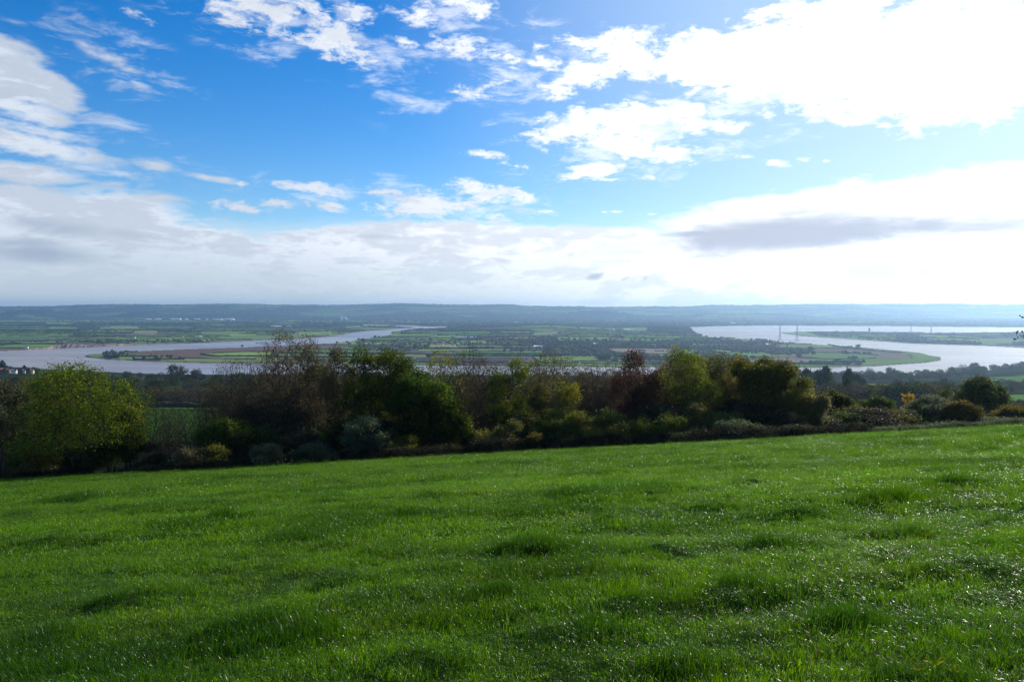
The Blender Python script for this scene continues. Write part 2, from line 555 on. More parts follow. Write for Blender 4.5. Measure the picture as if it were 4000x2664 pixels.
GREEN = [(0.14, 0.23, 0.04), (0.18, 0.30, 0.045), (0.22, 0.30, 0.06), (0.12, 0.22, 0.035), (0.25, 0.36, 0.055)]
BROWN = [(0.135, 0.10, 0.075), (0.105, 0.08, 0.062)]
TAN = [(0.22, 0.19, 0.11), (0.17, 0.16, 0.10)]
WOOD_AND_SHADE = (0.036, 0.052, 0.026)  # woodland; also paints the cloud shadow over the far plain
MUD = (0.17, 0.12, 0.085)


def crop(h):
    """base colour of a field from a random number"""
    pal = [GREEN[0], GREEN[3], TAN[1], GREEN[1], GREEN[0], BROWN[0], GREEN[2], GREEN[3], GREEN[1], TAN[0], GREEN[3], BROWN[1], GREEN[4], GREEN[0], GREEN[3], GREEN[2]]
    return pal[int(h * 0.9999 * len(pal))]


# fields that can be singled out in the photo
FIELDS = [
    ([(459, 1386), (700, 1366), (934, 1359), (1100, 1352), (1300, 1350), (1360, 1356), (1340, 1364), (1000, 1372), (800, 1384), (790, 1392), (830, 1398), (700, 1404), (560, 1394)], (0.13, 0.088, 0.062)),
    ([(815, 1385), (900, 1380), (1060, 1378), (1060, 1395), (860, 1395)], (0.20, 0.28, 0.055)),
    ([(760, 1404), (900, 1397), (1060, 1396), (1100, 1419), (892, 1419), (700, 1415)], (0.17, 0.21, 0.07)),
    ([(350, 1385), (405, 1383), (405, 1402), (345, 1396)], (0.12, 0.20, 0.045)),
    ([(1680, 1350), (1785, 1349), (1790, 1361), (1670, 1362)], (0.27, 0.24, 0.10)),
    ([(1570, 1376), (1640, 1376), (1680, 1385), (1550, 1388)], (0.075, 0.055, 0.045)),
    ([(1640, 1368), (1990, 1366), (1990, 1374), (1640, 1376)], (0.17, 0.23, 0.06)),
    ([(1790, 1355), (1965, 1353), (1965, 1363), (1790, 1361)], (0.14, 0.10, 0.075)),
    ([(1620, 1400), (2000, 1398), (2070, 1398), (2100, 1415), (1980, 1421), (1640, 1418)], (0.07, 0.055, 0.045)),
    ([(2000, 1398), (2080, 1399), (2105, 1416), (1990, 1418)], (0.12, 0.085, 0.065)),
    ([(2085, 1398), (2320, 1396), (2330, 1410), (2110, 1417)], (0.16, 0.21, 0.055)),
    ([(2370, 1364), (2630, 1365), (2620, 1386), (2460, 1383), (2400, 1374)], (0.23, 0.18, 0.12)),
    ([(2480, 1387), (2640, 1386), (2640, 1394), (2490, 1396)], (0.16, 0.23, 0.055)),
    ([(2080, 1291), (2210, 1293), (2190, 1303), (2090, 1302)], (0.14, 0.11, 0.08)),
    ([(2080, 1304), (2160, 1303), (2160, 1313), (2080, 1312)], (0.14, 0.21, 0.07)),
    ([(2180, 1322), (2370, 1322), (2370, 1330), (2180, 1330)], (0.17, 0.24, 0.06)),
    ([(2450, 1286), (2525, 1286), (2520, 1296), (2450, 1297)], (0.13, 0.2, 0.07)),
    ([(2796, 1369), (2870, 1374), (2860, 1378), (2796, 1374)], (0.15, 0.25, 0.06)),
    ([(2860, 1383), (3010, 1386), (3000, 1393), (2890, 1394)], (0.14, 0.22, 0.06)),
    ([(3040, 1354), (3200, 1353), (3310, 1364), (3180, 1365), (3040, 1363)], (0.12, 0.20, 0.065)),
    ([(3050, 1346), (3200, 1346), (3230, 1351), (3050, 1353)], (0.16, 0.13, 0.09)),
    ([(3180, 1366), (3330, 1366), (3420, 1364), (3520, 1380), (3440, 1384), (3180, 1379)], (0.15, 0.115, 0.09)),
    ([(3130, 1389), (3250, 1384), (3430, 1390), (3420, 1402), (3130, 1400)], (0.11, 0.17, 0.055)),
    ([(3000, 1395), (3130, 1389), (3200, 1398), (3160, 1410), (3000, 1408)], (0.14, 0.11, 0.085)),
    ([(3430, 1390), (3520, 1382), (3565, 1396), (3540, 1406), (3380, 1412), (3420, 1404)], (0.16, 0.125, 0.095)),
    ([(2920, 1405), (3150, 1405), (3195, 1418), (3180, 1424), (2930, 1424)], (0.19, 0.15, 0.11)),
    ([(3520, 1376), (3600, 1380), (3670, 1398), (3640, 1411), (3540, 1424), (3360, 1431), (3370, 1420), (3540, 1408), (3570, 1396)], (0.13, 0.20, 0.05)),
    ([(3400, 1363), (3520, 1372), (3600, 1382), (3530, 1380)], (0.13, 0.20, 0.05)),
    ([(3050, 1297), (3170, 1297), (3190, 1313), (3400, 1328), (3300, 1325), (3100, 1309)], (0.16, 0.25, 0.08)),
    ([(3650, 1330), (3780, 1330), (3820, 1340), (3790, 1347), (3650, 1346)], (0.14, 0.105, 0.09)),
    ([(3830, 1328), (3970, 1330), (3960, 1348), (3830, 1350)], (0.14, 0.19, 0.075)),
    ([(180, 1262), (288, 1262), (285, 1272), (200, 1273)], (0.15, 0.24, 0.07)),
    ([(200, 1280), (300, 1280), (300, 1288), (205, 1288)], (0.14, 0.2, 0.07)),
    ([(390, 1281), (540, 1275), (540, 1288), (395, 1288)], (0.18, 0.2, 0.09)),
    ([(530, 1297), (610, 1296), (600, 1309), (520, 1306)], (0.18, 0.19, 0.09)),
    ([(0, 1315), (180, 1316), (230, 1330), (0, 1334)], (0.08, 0.14, 0.05)),
    ([(780, 1300), (930, 1297), (920, 1308), (790, 1308)], (0.15, 0.2, 0.06)),
    ([(860, 1317), (1060, 1312), (1280, 1300), (1300, 1307), (1180, 1318), (1000, 1329), (850, 1328)], (0.14, 0.19, 0.065)),
    ([(1160, 1300), (1285, 1298), (1240, 1306), (1170, 1312)], (0.18, 0.28, 0.07)),
    ([(1345, 1276), (1420, 1275), (1420, 1281), (1350, 1282)], (0.16, 0.22, 0.07)),
]
WOODS = [
    [(2530, 1276), (2610, 1272), (2690, 1276), (2712, 1290), (2715, 1302), (2600, 1303), (2530, 1297)],
    [(2785, 1355), (2860, 1353), (3000, 1362), (3010, 1378), (2880, 1376), (2790, 1368)],
    [(3014, 1368), (3150, 1368), (3152, 1386), (3030, 1389), (2990, 1382)],
    [(2912, 1356), (3035, 1356), (3045, 1368), (2920, 1371)],
    [(405, 1381), (455, 1377), (462, 1402), (415, 1404)],
    [(2570, 1338), (2650, 1336), (2700, 1350), (2620, 1362), (2570, 1356)],
    [(2260, 1340), (2330, 1345), (2370, 1375), (2340, 1384), (2270, 1362)],
    [(2080, 1325), (2160, 1322), (2190, 1345), (2150, 1358), (2090, 1352)],
    [(2330, 1385), (2380, 1384), (2385, 1410), (2340, 1412)],
    [(3497, 1311), (3540, 1308), (3600, 1318), (3640, 1340), (3560, 1341), (3505, 1334)],
    [(3573, 1332), (3700, 1335), (3820, 1342), (3830, 1349), (3700, 1345), (3580, 1341)],
    [(3900, 1312), (4100, 1308), (4100, 1330), (3930, 1326)],
    [(3955, 1342), (4100, 1340), (4100, 1357), (3960, 1352)],
]
OPEN = [f[0] for f in FIELDS]


def to_px(x, y, z=0.0):
    """photo pixel of a world point"""
    c, s = math.cos(PITCH), math.sin(PITCH)
    dz = z - CAM_H
    fwd = y * c - dz * s
    up = y * s + dz * c
    return 2000 + F * x / fwd, 1332 - F * up / fwd


# ------------------------------------------------------------------ irregular field pattern in world metres
_r = np.random.default_rng(5)
ROWS = np.concatenate([[1500], 1500 + np.cumsum(_r.uniform(90, 270, 90))])
ROWCOLS = []
for _ in range(len(ROWS)):
    ROWCOLS.append(-16000 + np.cumsum(_r.uniform(150, 520, 110)))


def warp(x, y):
    xx = x + 260 * (vnoise(x / 1500, y / 1500, 3) - .5)
    yy = y + 0.10 * x + 420 * (vnoise(x / 1900, y / 1900, 5) - .5)
    return xx, yy


def unwarp(xx, yy):
    x, y = xx.copy(), yy - 0.1 * xx
    for _ in range(8):
        a, b_ = warp(x, y)
        x, y = x + (xx - a), y + (yy - b_)
    return x, y


def cell_colour(x, y):
    xx, yy = warp(x, y)
    r = np.clip(np.searchsorted(ROWS, yy.ravel()) - 1, 0, len(ROWS) - 2)
    out = np.zeros((len(r), 3))
    xf = xx.ravel()
    for k in np.unique(r):
        s = r == k
        c = np.searchsorted(ROWCOLS[k], xf[s])
        hh = h2(c, np.full_like(c, k), 9)
        pal = np.array([crop(v) for v in np.linspace(0, 0.9999, 64)])
        out[s] = pal[(hh * 63.99).astype(int)]
    return out.reshape(x.shape + (3,))


# ================================================================== the near hillside, one sheet down to the river
def plane_h(x, y):
    return CAM_H - 1.65 - 0.1605 * y + 0.0555 * x


_sx = np.array([p[0] for p in SHORE_NEAR], float)
_sd = CAM_H * F / (np.array([p[1] for p in SHORE_NEAR], float) - 1205.0)


# tussocks that can be singled out in the meadow: photo x, y, half width
TUSS = [(895, 2035, 110), (1610, 2010, 90), (170, 2137, 160), (1022, 2461, 300), (1917, 2316, 130), (580, 1916, 90), (281, 1950, 110), (664, 2103, 120), (392, 2129, 100), (2767, 1984, 110),
        (3448, 1958, 150), (3048, 2112, 190), (3772, 2214, 200), (2221, 1941, 80), (2511, 2350, 170), (2272, 2427, 180), (3619, 2631, 200), (2664, 2563, 160), (2928, 1890, 80), (3755, 1899, 100),
        (2128, 2146, 110), (1350, 2250, 150), (560, 2330, 180), (3300, 2400, 150), (2900, 2290, 170), (1300, 1880, 70), (1850, 1870, 70), (3200, 1790, 60), (3850, 1760, 70), (2500, 1820, 60), (900, 1870, 70),
        (1700, 2560, 200), (200, 2500, 220), (3520, 2080, 120), (2600, 2150, 110), (1150, 2110, 90), (1500, 2150, 100), (60, 2010, 90), (2380, 2020, 70), (3100, 2010, 80)]
_tp = []
for (a_, b2_, w_) in TUSS:
    rx0, ry0, rz0 = (float(v) for v in ray(a_, b2_))
    g_ = -0.1605 + 0.0555 * rx0 / ry0
    t0_ = 1.65 / (-rz0 / ry0 + g_) if (-rz0 / ry0 + g_) > 0.01 else 60
    _tp.append((rx0 / ry0 * t0_, t0_, w_ / F * t0_))


def tussock(x, y):
    v = 0
    wx = x + .35 * (vnoise(x / .5, y / .4, 131) - .5)
    wy = y + .35 * (vnoise(x / .4, y / .5, 132) - .5)
    for (a, b_, r) in _tp:
        v = v + np.exp(-(((wx - a) / r) ** 2 + ((wy - b_) / (r * .62 + .1)) ** 2) ** 1.6)
    return np.minimum(v, 1) * (0.55 + 0.9 * vnoise(x / .33, y / .28, 133))


def H(x, y):
    x, y = np.asarray(x, float), np.asarray(y, float)
    u = np.clip(x / np.maximum(y, 40), -1.2, 1.2)
    ds = np.interp(2000 + F * u, _sx, _sd)
    bump = 0.22 * (fnoise(x / 9, y / 6, 2, 21) - .5) * (1 - .6 * smooth(45, 75, y)) + 0.22 * (vnoise(x / 28, y / 20, 22) - .5) * smooth(8, 30, y)
    small = 0.13 * (fnoise(x / 1.5 + 5, y / 0.9, 3, 23) - .5) + 0.03 * smooth(.50, .68, fnoise(x / 1.25 + 9, y / 0.8, 2, 111)) + 0.05 * smooth(.52, .7, fnoise(x / 3.4 + 2, y / 1.9, 2, 112)) - .05
    if np.min(y) < 60:
        small = small + 0.10 * tussock(x, y)
    p = plane_h(x, y) + bump + small * (1 - smooth(60, 90, np.abs(y)))
    drop = 0.0022 * np.maximum(y - 78, 0) ** 2
    p = p - np.minimum(drop, 60)
    yy = np.maximum(y, 60)
    kd = np.log(np.array([60, 110, 300, 500, 900, 1500]))
    dep = np.interp(np.log(yy), kd, [.19, .185, .145, .126, .100, .0875])
    dsh = CAM_H / ds
    w = smooth(1100, 1.0, 0)  # constant, keeps numpy happy
    t = np.clip((yy - 1200) / np.maximum(ds - 1200, 50), 0, 1.4)
    dep1200 = np.interp(math.log(1200), kd, [.19, .185, .145, .126, .100, .0875])
    q = CAM_H - yy * dep
    zf = (CAM_H - 1200 * dep1200)
    qf = zf + (3.0 - zf) * t
    q = np.where(yy > 1200, qf, q)
    q = np.where(yy > ds, 3.0 - (yy - ds) * 0.25, q)
    q = q + 5 * (fnoise(x / 260, y / 200, 3, 31) - .5) * smooth(200, 400, yy) * (1 - smooth(.75, 1.0, yy / ds))
    k = smooth(95, 290, y)
    z = p * (1 - k) + q * k
    return np.maximum(z, -4.0)


def spaced(hi, s0, k, lim, k2):
    """coordinates whose spacing grows with distance from zero"""
    out = [0.0]
    while out[-1] < hi:
        v = out[-1]
        out.append(v + (max(s0, k * v) if v < lim else max(k * lim, k2 * v)))
    return out


_gxp = spaced(3200, 0.16, 0.011, 75, 0.04)
gx = np.array(sorted(set([-v for v in _gxp] + _gxp)))
gy = np.array(sorted(set([-60, -40, -25, -15, -8, -4, -2, -1.0] + spaced(2900, 0.14, 0.009, 100, 0.02))))
GX, GY = np.meshgrid(gx, gy)
GZ = H(GX, GY)
nx, ny = len(gx), len(gy)
idx = np.arange(nx * ny).reshape(ny, nx)
quads = np.stack([idx[:-1, :-1], idx[:-1, 1:], idx[1:, 1:], idx[1:, :-1]], -1).reshape(-1, 4)


def Hgrid(x, y):
    """height of the sheet itself (bilinear between its vertices)"""
    i = np.clip(np.searchsorted(gx, x) - 1, 0, nx - 2)
    j = np.clip(np.searchsorted(gy, y) - 1, 0, ny - 2)
    a = (x - gx[i]) / (gx[i + 1] - gx[i])
    b_ = (y - gy[j]) / (gy[j + 1] - gy[j])
    return (GZ[j, i] * (1 - a) + GZ[j, i + 1] * a) * (1 - b_) + (GZ[j + 1, i] * (1 - a) + GZ[j + 1, i + 1] * a) * b_


# only what lies inside a generous fan is kept
QX, QY = GX[:-1, :-1].ravel(), GY[:-1, :-1].ravel()
keep = (np.abs(QX) < 80 + np.maximum(QY, 0) * 1.05) & (GZ[:-1, :-1].ravel() > -3.9)
quads = quads[keep]
hc = np.zeros((ny, nx, 3))
hc[:] = (0.03, 0.045, 0.014)
PX, PY = to_px(GX, np.maximum(GY, 1.0), GZ)
dirt = fnoise(GX / 60, GY / 60, 3, 41)
hc = np.where((dirt > .5)[..., None], (0.022, 0.028, 0.012), hc)
GRASS_NEAR = (0.085, 0.19, 0.022)
for poly, cc in [
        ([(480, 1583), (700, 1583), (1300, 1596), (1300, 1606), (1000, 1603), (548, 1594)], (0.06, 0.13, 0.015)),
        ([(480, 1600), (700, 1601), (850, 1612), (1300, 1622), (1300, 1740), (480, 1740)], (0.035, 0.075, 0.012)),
        ([(425, 1464), (640, 1470), (640, 1486), (425, 1480)], (0.04, 0.075, 0.03)),
        ([(3840, 1489), (3900, 1472), (4200, 1455), (4200, 1486), (3900, 1492)], (0.10, 0.18, 0.045)),
        ([(3900, 1543), (4200, 1540), (4200, 1568), (3930, 1566)], (0.12, 0.22, 0.04)),
        ([(3350, 1500), (3450, 1498), (3450, 1503), (3350, 1506)], (0.13, 0.17, 0.06)),
]:
    s = inside(PX, PY, poly) & (GY > 150)
    hc[s] = cc
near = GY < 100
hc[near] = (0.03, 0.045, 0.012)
hc[(GY < 79)] = (0.045, 0.095, 0.012)
mud = (GZ < 2.2) & (GY > 1000)
hc[mud] = MUD
hillside = mesh_np('hillside', np.stack([GX, GY, GZ], -1).reshape(-1, 3), quads, M_FIELD, hc.reshape(-1, 3), smooth_shade=True)
tag(hillside, kind='structure')
hillside.data.update()

# ------------------------------------------------------------------ river
wv = np.array([(-26000, 900, 0), (26000, 900, 0), (26000, 20500, 0), (-26000, 20500, 0)], float)
river = mesh_np('river', wv, np.array([[0, 1, 2, 3]]), M_WATER)
tag(river, kind='structure')

# ------------------------------------------------------------------ flood plain
pxs = np.arange(-1100, 5101, 5.0)
pys = np.concatenate([np.arange(1248.0, 1300, 1.2), np.arange(1300, 1442, 1.7)])
PXg, PYg = np.meshgrid(pxs, pys)
mask = inside(PXg, PYg, LAND_A) | inside(PXg, PYg, LAND_B) | inside(PXg, PYg, LAND_C)
LX, LY = ground(PXg, PYg)
# distance (in grid steps) from the water's edge
er = mask.copy()
lvl = np.zeros(mask.shape)
for k in range(3):
    e = er.copy()
    e[1:] &= er[:-1]
    e[:-1] &= er[1:]
    e[:, 1:] &= er[:, :-1]
    e[:, :-1] &= er[:, 1:]
    e[-1, :] = False
    lvl += e
    er = e


def plain_h(x, y):
    """height of the flood plain away from its banks"""
    h = 3.2 + 2.0 * (fnoise(x / 700, y / 700, 3, 51) - .5)
    for (a, b_, r, hh) in HUMPS:
        h = h + hh * np.exp(-(((x - a) / r) ** 2 + ((y - b_) / (r * 0.8)) ** 2))
    return h


HUMPS = []
for (px_, py_, r_, hh_) in [(2130, 1284, 420, 26), (2060, 1277, 300, 14), (1950, 1300, 500, 10), (2620, 1286, 420, 12), (4100, 1318, 600, 16), (80, 1300, 700, 12), (300, 1345, 260, 8), (2330, 1330, 500, 7)]:
    a_, b_ = ground(px_, py_)
    HUMPS.append((float(a_), float(b_), r_, hh_))
LZ = plain_h(LX, LY)
LZ = np.where(lvl == 0, -0.4, np.where(lvl == 1, np.minimum(LZ, 2.6), LZ))
lc = cell_colour(LX, LY)
for poly, cc in FIELDS:
    cc = np.array(cc) * 1.25
    lc[inside(PXg, PYg, poly)] = cc
for poly in WOODS:
    lc[inside(PXg, PYg, poly)] = WOOD_AND_SHADE
wn = fnoise(LX / 900 + 3, LY / 650, 4, 61)
far_w = smooth(6500, 9000, LY) * 0.14
wood = (wn > 0.75 - far_w) & ~np.any([inside(PXg, PYg, p) for p in OPEN], axis=0)
cloud_shade = inside(PXg, PYg, [(1750, 1248), (5200, 1248), (5200, 1292), (4000, 1281), (3600, 1278), (3000, 1273), (2690, 1280), (2400, 1274), (2100, 1266), (1750, 1272)])  # dark low band: wooded plain under cloud shadow, the shade painted as ground colour
wood |= cloud_shade & (fnoise(LX / 700, LY / 900, 3, 65) > 0.30)  # cloud-shadow band joins the wood mask to get its dark colour
lc[wood] = WOOD_AND_SHADE
wm = np.all(lc == np.array(WOOD_AND_SHADE), axis=-1)
wv_ = (0.6 + 0.9 * fnoise(LX / 160, LY / 300, 3, 67))[..., None] * (np.array([1, 1, 1]) + (fnoise(LX / 220, LY / 400, 2, 68) > .55)[..., None] * np.array([.7, .15, 0]))
lc = np.where(wm[..., None], lc * wv_, lc)
lc = np.where((lvl == 0)[..., None], MUD, lc)
lc = np.where(((lvl == 1) & (PYg > 1290))[..., None], lc * .55 + np.array(MUD) * .45, lc)
ii = np.arange(mask.size).reshape(mask.shape)
q = np.stack([ii[:-1, :-1], ii[1:, :-1], ii[1:, 1:], ii[:-1, 1:]], -1).reshape(-1, 4)
mk = (mask[:-1, :-1] & mask[1:, :-1] & mask[1:, 1:] & mask[:-1, 1:]).ravel()
q = q[mk]
used = np.unique(q)
remap = np.full(mask.size, -1)
remap[used] = np.arange(len(used))
LV = np.stack([LX, LY, LZ], -1).reshape(-1, 3)[used]
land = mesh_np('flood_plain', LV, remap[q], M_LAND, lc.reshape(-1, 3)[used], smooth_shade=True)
tag(land, kind='structure')

# ------------------------------------------------------------------ far plain and escarpment
RIDGE = [(-1600, 1205), (-800, 1200), (0, 1198), (200, 1197.5), (300, 1193), (360, 1191.5), (480, 1190), (550, 1190), (640, 1192), (760, 1191), (830, 1190), (1000, 1190), (1060, 1193),
         (1130, 1192.5), (1200, 1191.5), (1290, 1193.5), (1480, 1188.5), (1550, 1186), (1620, 1188.5), (1760, 1191.5), (1900, 1192), (2000, 1193), (2040, 1197), (2130, 1199), (2250, 1198),
         (2320, 1201), (2400, 1200), (2560, 1198), (2680, 1198), (2760, 1193.5), (2860, 1192), (2890, 1195), (2960, 1192), (3000, 1193), (3180, 1190), (3300, 1189.5), (3380, 1190), (3500, 1188.5),
         (3600, 1189), (3720, 1187), (3800, 1191), (3870, 1190), (3900, 1192), (4000, 1192), (4800, 1195), (5600, 1198)]
rx_ = np.array([p[0] for p in RIDGE], float)
ry_ = np.array([p[1] for p in RIDGE], float)
hp = np.arange(-1500, 5501, 9.0)
hd = np.concatenate([np.arange(11100, 12600, 110), np.arange(12600, 16900, 60), np.arange(16900, 20000, 300)])
HP, HD = np.meshgrid(hp, hd)
HXx = (HP - 2000) / F * HD
top = CAM_H + (1205.5 - np.interp(HP, rx_, ry_)) / F * 16500
prof = smooth(12900, 16300, HD) ** 0.85
prof = prof + 0.18 * np.sin(HXx / 900 + 3 * vnoise(HXx / 2500, HD / 2500, 71)) * smooth(12700, 14000, HD) * (1 - smooth(15000, 16300, HD))
prof = prof + 0.35 * (fnoise(HXx / 1400, HD / 1100, 4, 72) - .5) * smooth(12600, 13800, HD) * (1 - smooth(15300, 16300, HD))
HZ = 4 + (top - 4) * np.clip(prof, 0, 1.02) - 40 * smooth(17500, 19900, HD)
HZ = HZ + 7 * (fnoise(HXx / 130, HD / 300, 2, 73) - .45) * smooth(15600, 16300, HD)
for (p_, top_, d_, w_, ww) in [(140, 1207, 12700, 620, 700), (560, 1217, 12600, 500, 500), (2331, 1213, 13200, 700, 600), (1700, 1225, 12900, 1500, 600), (2900, 1224, 12900, 1600, 500), (900, 1222, 12800, 900, 500)]:
    zt = CAM_H + (1205 - top_) / F * d_
    xc = (p_ - 2000) / F * d_
    HZ = np.maximum(HZ, 4 + (zt - 4) * np.exp(-((HXx - xc) / w_) ** 2 - ((HD - d_) / ww) ** 2))
HZ[0] = 2.6
hcol = cell_colour(HXx, HD)
wn = fnoise(HXx / 800, HD / 420, 4, 75)
hillwood = wn > (0.47 - 0.10 * smooth(15600, 16200, HD) + 0.06 * smooth(1600, 2600, HP) * (HD > 13400))
hillwood |= (HD < 13300) & (fnoise(HXx / 900, HD / 500, 3, 77) > .38)
hcol *= 0.6
hcol[hillwood] = (0.034, 0.046, 0.03)
nh = HP.shape
ii = np.arange(HP.size).reshape(nh)
q = np.stack([ii[:-1, :-1], ii[:-1, 1:], ii[1:, 1:], ii[1:, :-1]], -1).reshape(-1, 4)
hills = mesh_np('hills', np.stack([HXx, HD, HZ], -1).reshape(-1, 3), q, M_LAND, hcol.reshape(-1, 3), smooth_shade=True)
tag(hills, kind='structure')

# ------------------------------------------------------------------ river cliff on the far left shore
edge = [(60, 1370.5), (115, 1367), (160, 1364.5), (200, 1361.5), (238, 1359), (300, 1357), (360, 1354.8), (425, 1352.8), (470, 1350), (520, 1347.5), (600, 1345.6), (722, 1342.6)]
ex = np.arange(60, 722, 4.0)
ey = np.interp(ex, [e[0] for e in edge], [e[1] for e in edge]) + 0.7
eh = np.interp(ex, [60, 110, 170, 215, 240, 270, 285, 330, 400, 450, 560, 722], [1.5, 4, 7, 13, 17, 16, 12, 12, 9, 7, 5, 3]) * (0.85 + 0.3 * vnoise(ex / 9, ex * 0, 81))
bx0, by0 = ground(ex, ey)
bx0 = bx0 + 8 * (vnoise(ex / 7, ex * 0 + 4, 82) - .5)
by0 = by0 + 22 * (vnoise(ex / 6, ex * 0 + 8, 83) - .5)
rowsv = []
for (dy, hf) in [(0, -0.05), (3, 0.12), (9, 0.55), (14, 0.82), (20, 1.0), (60, 0.95), (160, 0.5), (330, 0.1)]:
    j = 3.0 * (vnoise(ex / 5, ex * 0 + dy, 84) - .5) * (1 if 0 < dy < 20 else 0)
    rowsv.append(np.stack([bx0, by0 + dy + j, eh * hf + (0.5 if dy > 50 else 0)], -1))
CV = np.concatenate(rowsv)
nn_ = len(ex)
ii = np.arange(len(CV)).reshape(len(rowsv), nn_)
q = np.stack([ii[:-1, :-1], ii[:-1, 1:], ii[1:, 1:], ii[1:, :-1]], -1).reshape(-1, 4)
mi = np.zeros(len(q), int)
mi[4 * (nn_ - 1):] = 1
M_TURF = simple('cliff_top_turf', (0.10, 0.12, 0.05), 0.95, 0.1, 0.02, 0.3)
cliff = mesh_np('river_cliff', CV, q, mats=[M_CLIFF, M_TURF], midx=mi)
tag(cliff, kind='structure')

# ================================================================== trees
def crown_points(rg, n, rx, ry, zb, zt, lobes=7, rough=0.3, top=0.5, hollow=0.25, clumps=0):
    """targets filling a lumpy crown between zb and zt"""
    cz = zb + (zt - zb) * (1 - top)
    c = rg.uniform(-1, 1, (n * (10 if clumps else 5), 3))
    ph = rg.uniform(0, 6.28, lobes)
    fr = rg.uniform(1.5, 4.5, lobes)
    dv = rg.normal(0, 1, (lobes, 3))
    r = np.linalg.norm(c, axis=1)
    u = c / np.maximum(r, 1e-6)[:, None]
    f = np.zeros(len(c))
    for i in range(lobes):
        f += np.sin(ph[i] + fr[i] * (u @ dv[i]))
    lim = 1.0 + rough * f / math.sqrt(lobes)
    ok = (r < np.minimum(lim, 1.12) * 0.92) & (r > hollow * rg.uniform(0, 1, len(c)))
    c = c[ok]
    if clumps:
        q_ = rg.normal(0, 1, (clumps, 3))
        q_ /= np.linalg.norm(q_, axis=1)[:, None]
        q_ *= rg.uniform(.35, .82, (clumps, 1))
        rr_ = rg.uniform(.24, .42, clumps)
        dd_ = np.linalg.norm((c[:, None] - q_[None]) * np.array([1, 1, 1.25]), axis=2) / rr_
        dm = dd_.min(1)
        c = c[(dm < 1) & (dm > rg.uniform(0, .9, len(c)) ** 1.5)]
        if len(c) < n:
            c = np.concatenate([c + rg.normal(0, .02, c.shape) for _ in range(1 + n // max(len(c), 1))])
            rg.shuffle(c)
    c = c[:n]
    z = np.where(c[:, 2] > 0, cz + c[:, 2] * (zt - cz), cz + c[:, 2] * (cz - zb))
    P = np.stack([c[:, 0], c[:, 1], z], -1)
    for k in (0, 1):
        P[:, k] /= max(np.percentile(np.abs(P[:, k]), 97), 1e-3)
        P[:, k] = np.clip(P[:, k], -1.2, 1.2)
    P[:, 2] = zb + (P[:, 2] - zb) * (zt - zb) / max(P[:, 2].max() - zb, 1e-3)
    low = np.clip((cz - P[:, 2]) / max(cz - zb, .1), 0, 1)
    P[:, :2] *= (1 + 0.35 * low)[:, None]
    return P * np.array([rx, ry, 1.0])


METRIC = np.array([1.35, 1.35, 0.75])


def skeleton(rg, targets, stems, zb, jitter=0.06, step=0.6, lean=0.25):
    """grow stems from the ground and tie every target to the nearest lower wood"""
    P, par = [], []
    for (sx, sy, hx, hy, hz) in stems:
        n = max(3, int(hz / 0.7))
        prev = -1
        for i in range(n + 1):
            k = i / n
            P.append((sx + (hx - sx) * k ** 1.4 + rg.normal(0, jitter) * (i > 0), sy + (hy - sy) * k ** 1.4 + rg.normal(0, jitter) * (i > 0), hz * k - (0.3 if i == 0 else 0)))
            par.append(prev)
            prev = len(P) - 1
    base = np.array([np.mean([s[0] for s in stems]), np.mean([s[1] for s in stems]), zb])
    order = np.argsort(np.linalg.norm((targets - base) * (1, 1, 0.8), axis=1))
    cap = len(P) + len(targets) * 4
    A = np.zeros((cap, 3))
    A[:len(P)] = P
    cnt = len(P)
    tips = []
    for ti in order:
        t = targets[ti]
        d = A[:cnt] - t
        dist = np.sqrt(((d * METRIC) ** 2).sum(1)) + np.maximum(0, d[:, 2]) * 1.5 + np.maximum(0, 0.3 * zb - A[:cnt, 2]) * 2
        j = int(np.argmin(dist))
        seg = t - A[j]
        ln = np.linalg.norm(seg)
        m = min(4, max(1, int(ln / step)))
        prev = j
        for i in range(1, m + 1):
            k = i / m
            p = A[j] + seg * k
            p[2] += math.sin(k * math.pi) * ln * 0.10
            if i < m:
                p = p + rg.normal(0, jitter, 3) * ln * 0.4
            A[cnt] = p
            par.append(prev)
            prev = cnt
            cnt += 1
        tips.append(prev)
    return A[:cnt], np.array(par), np.array(tips)


def wood_mesh(A, par, rtip, expo=0.42, sides=3, rmax=9):
    n = len(A)
    cntd = np.ones(n)
    for i in range(n - 1, -1, -1):
        if par[i] >= 0:
            cntd[par[i]] += cntd[i]
    r = np.minimum(rtip * cntd ** expo, rmax)
    e = np.where(par >= 0)[0]
    p0, p1 = A[par[e]], A[e]
    r0, r1 = np.minimum(r[par[e]], r[e] * 1.5), r[e]
    d = p1 - p0
    d /= np.maximum(np.linalg.norm(d, axis=1), 1e-6)[:, None]
    ref = np.where(np.abs(d[:, 2:3]) > 0.9, np.array([[1.0, 0, 0]]), np.array([[0, 0, 1.0]]))
    u = np.cross(d, ref)
    u /= np.linalg.norm(u, axis=1)[:, None]
    v = np.cross(d, u)
    V = np.zeros((len(e), 2 * sides, 3))
    for k in range(sides):
        a = 2 * math.pi * k / sides
        off = u * math.cos(a) + v * math.sin(a)
        V[:, k] = p0 + off * r0[:, None]
        V[:, sides + k] = p1 + off * r1[:, None]
    base = (np.arange(len(e)) * 2 * sides)[:, None]
    F_ = []
    for k in range(sides):
        k2 = (k + 1) % sides
        F_.append(base + np.array([[k, k2, sides + k2, sides + k]]))
    return V.reshape(-1, 3), np.concatenate(F_), r


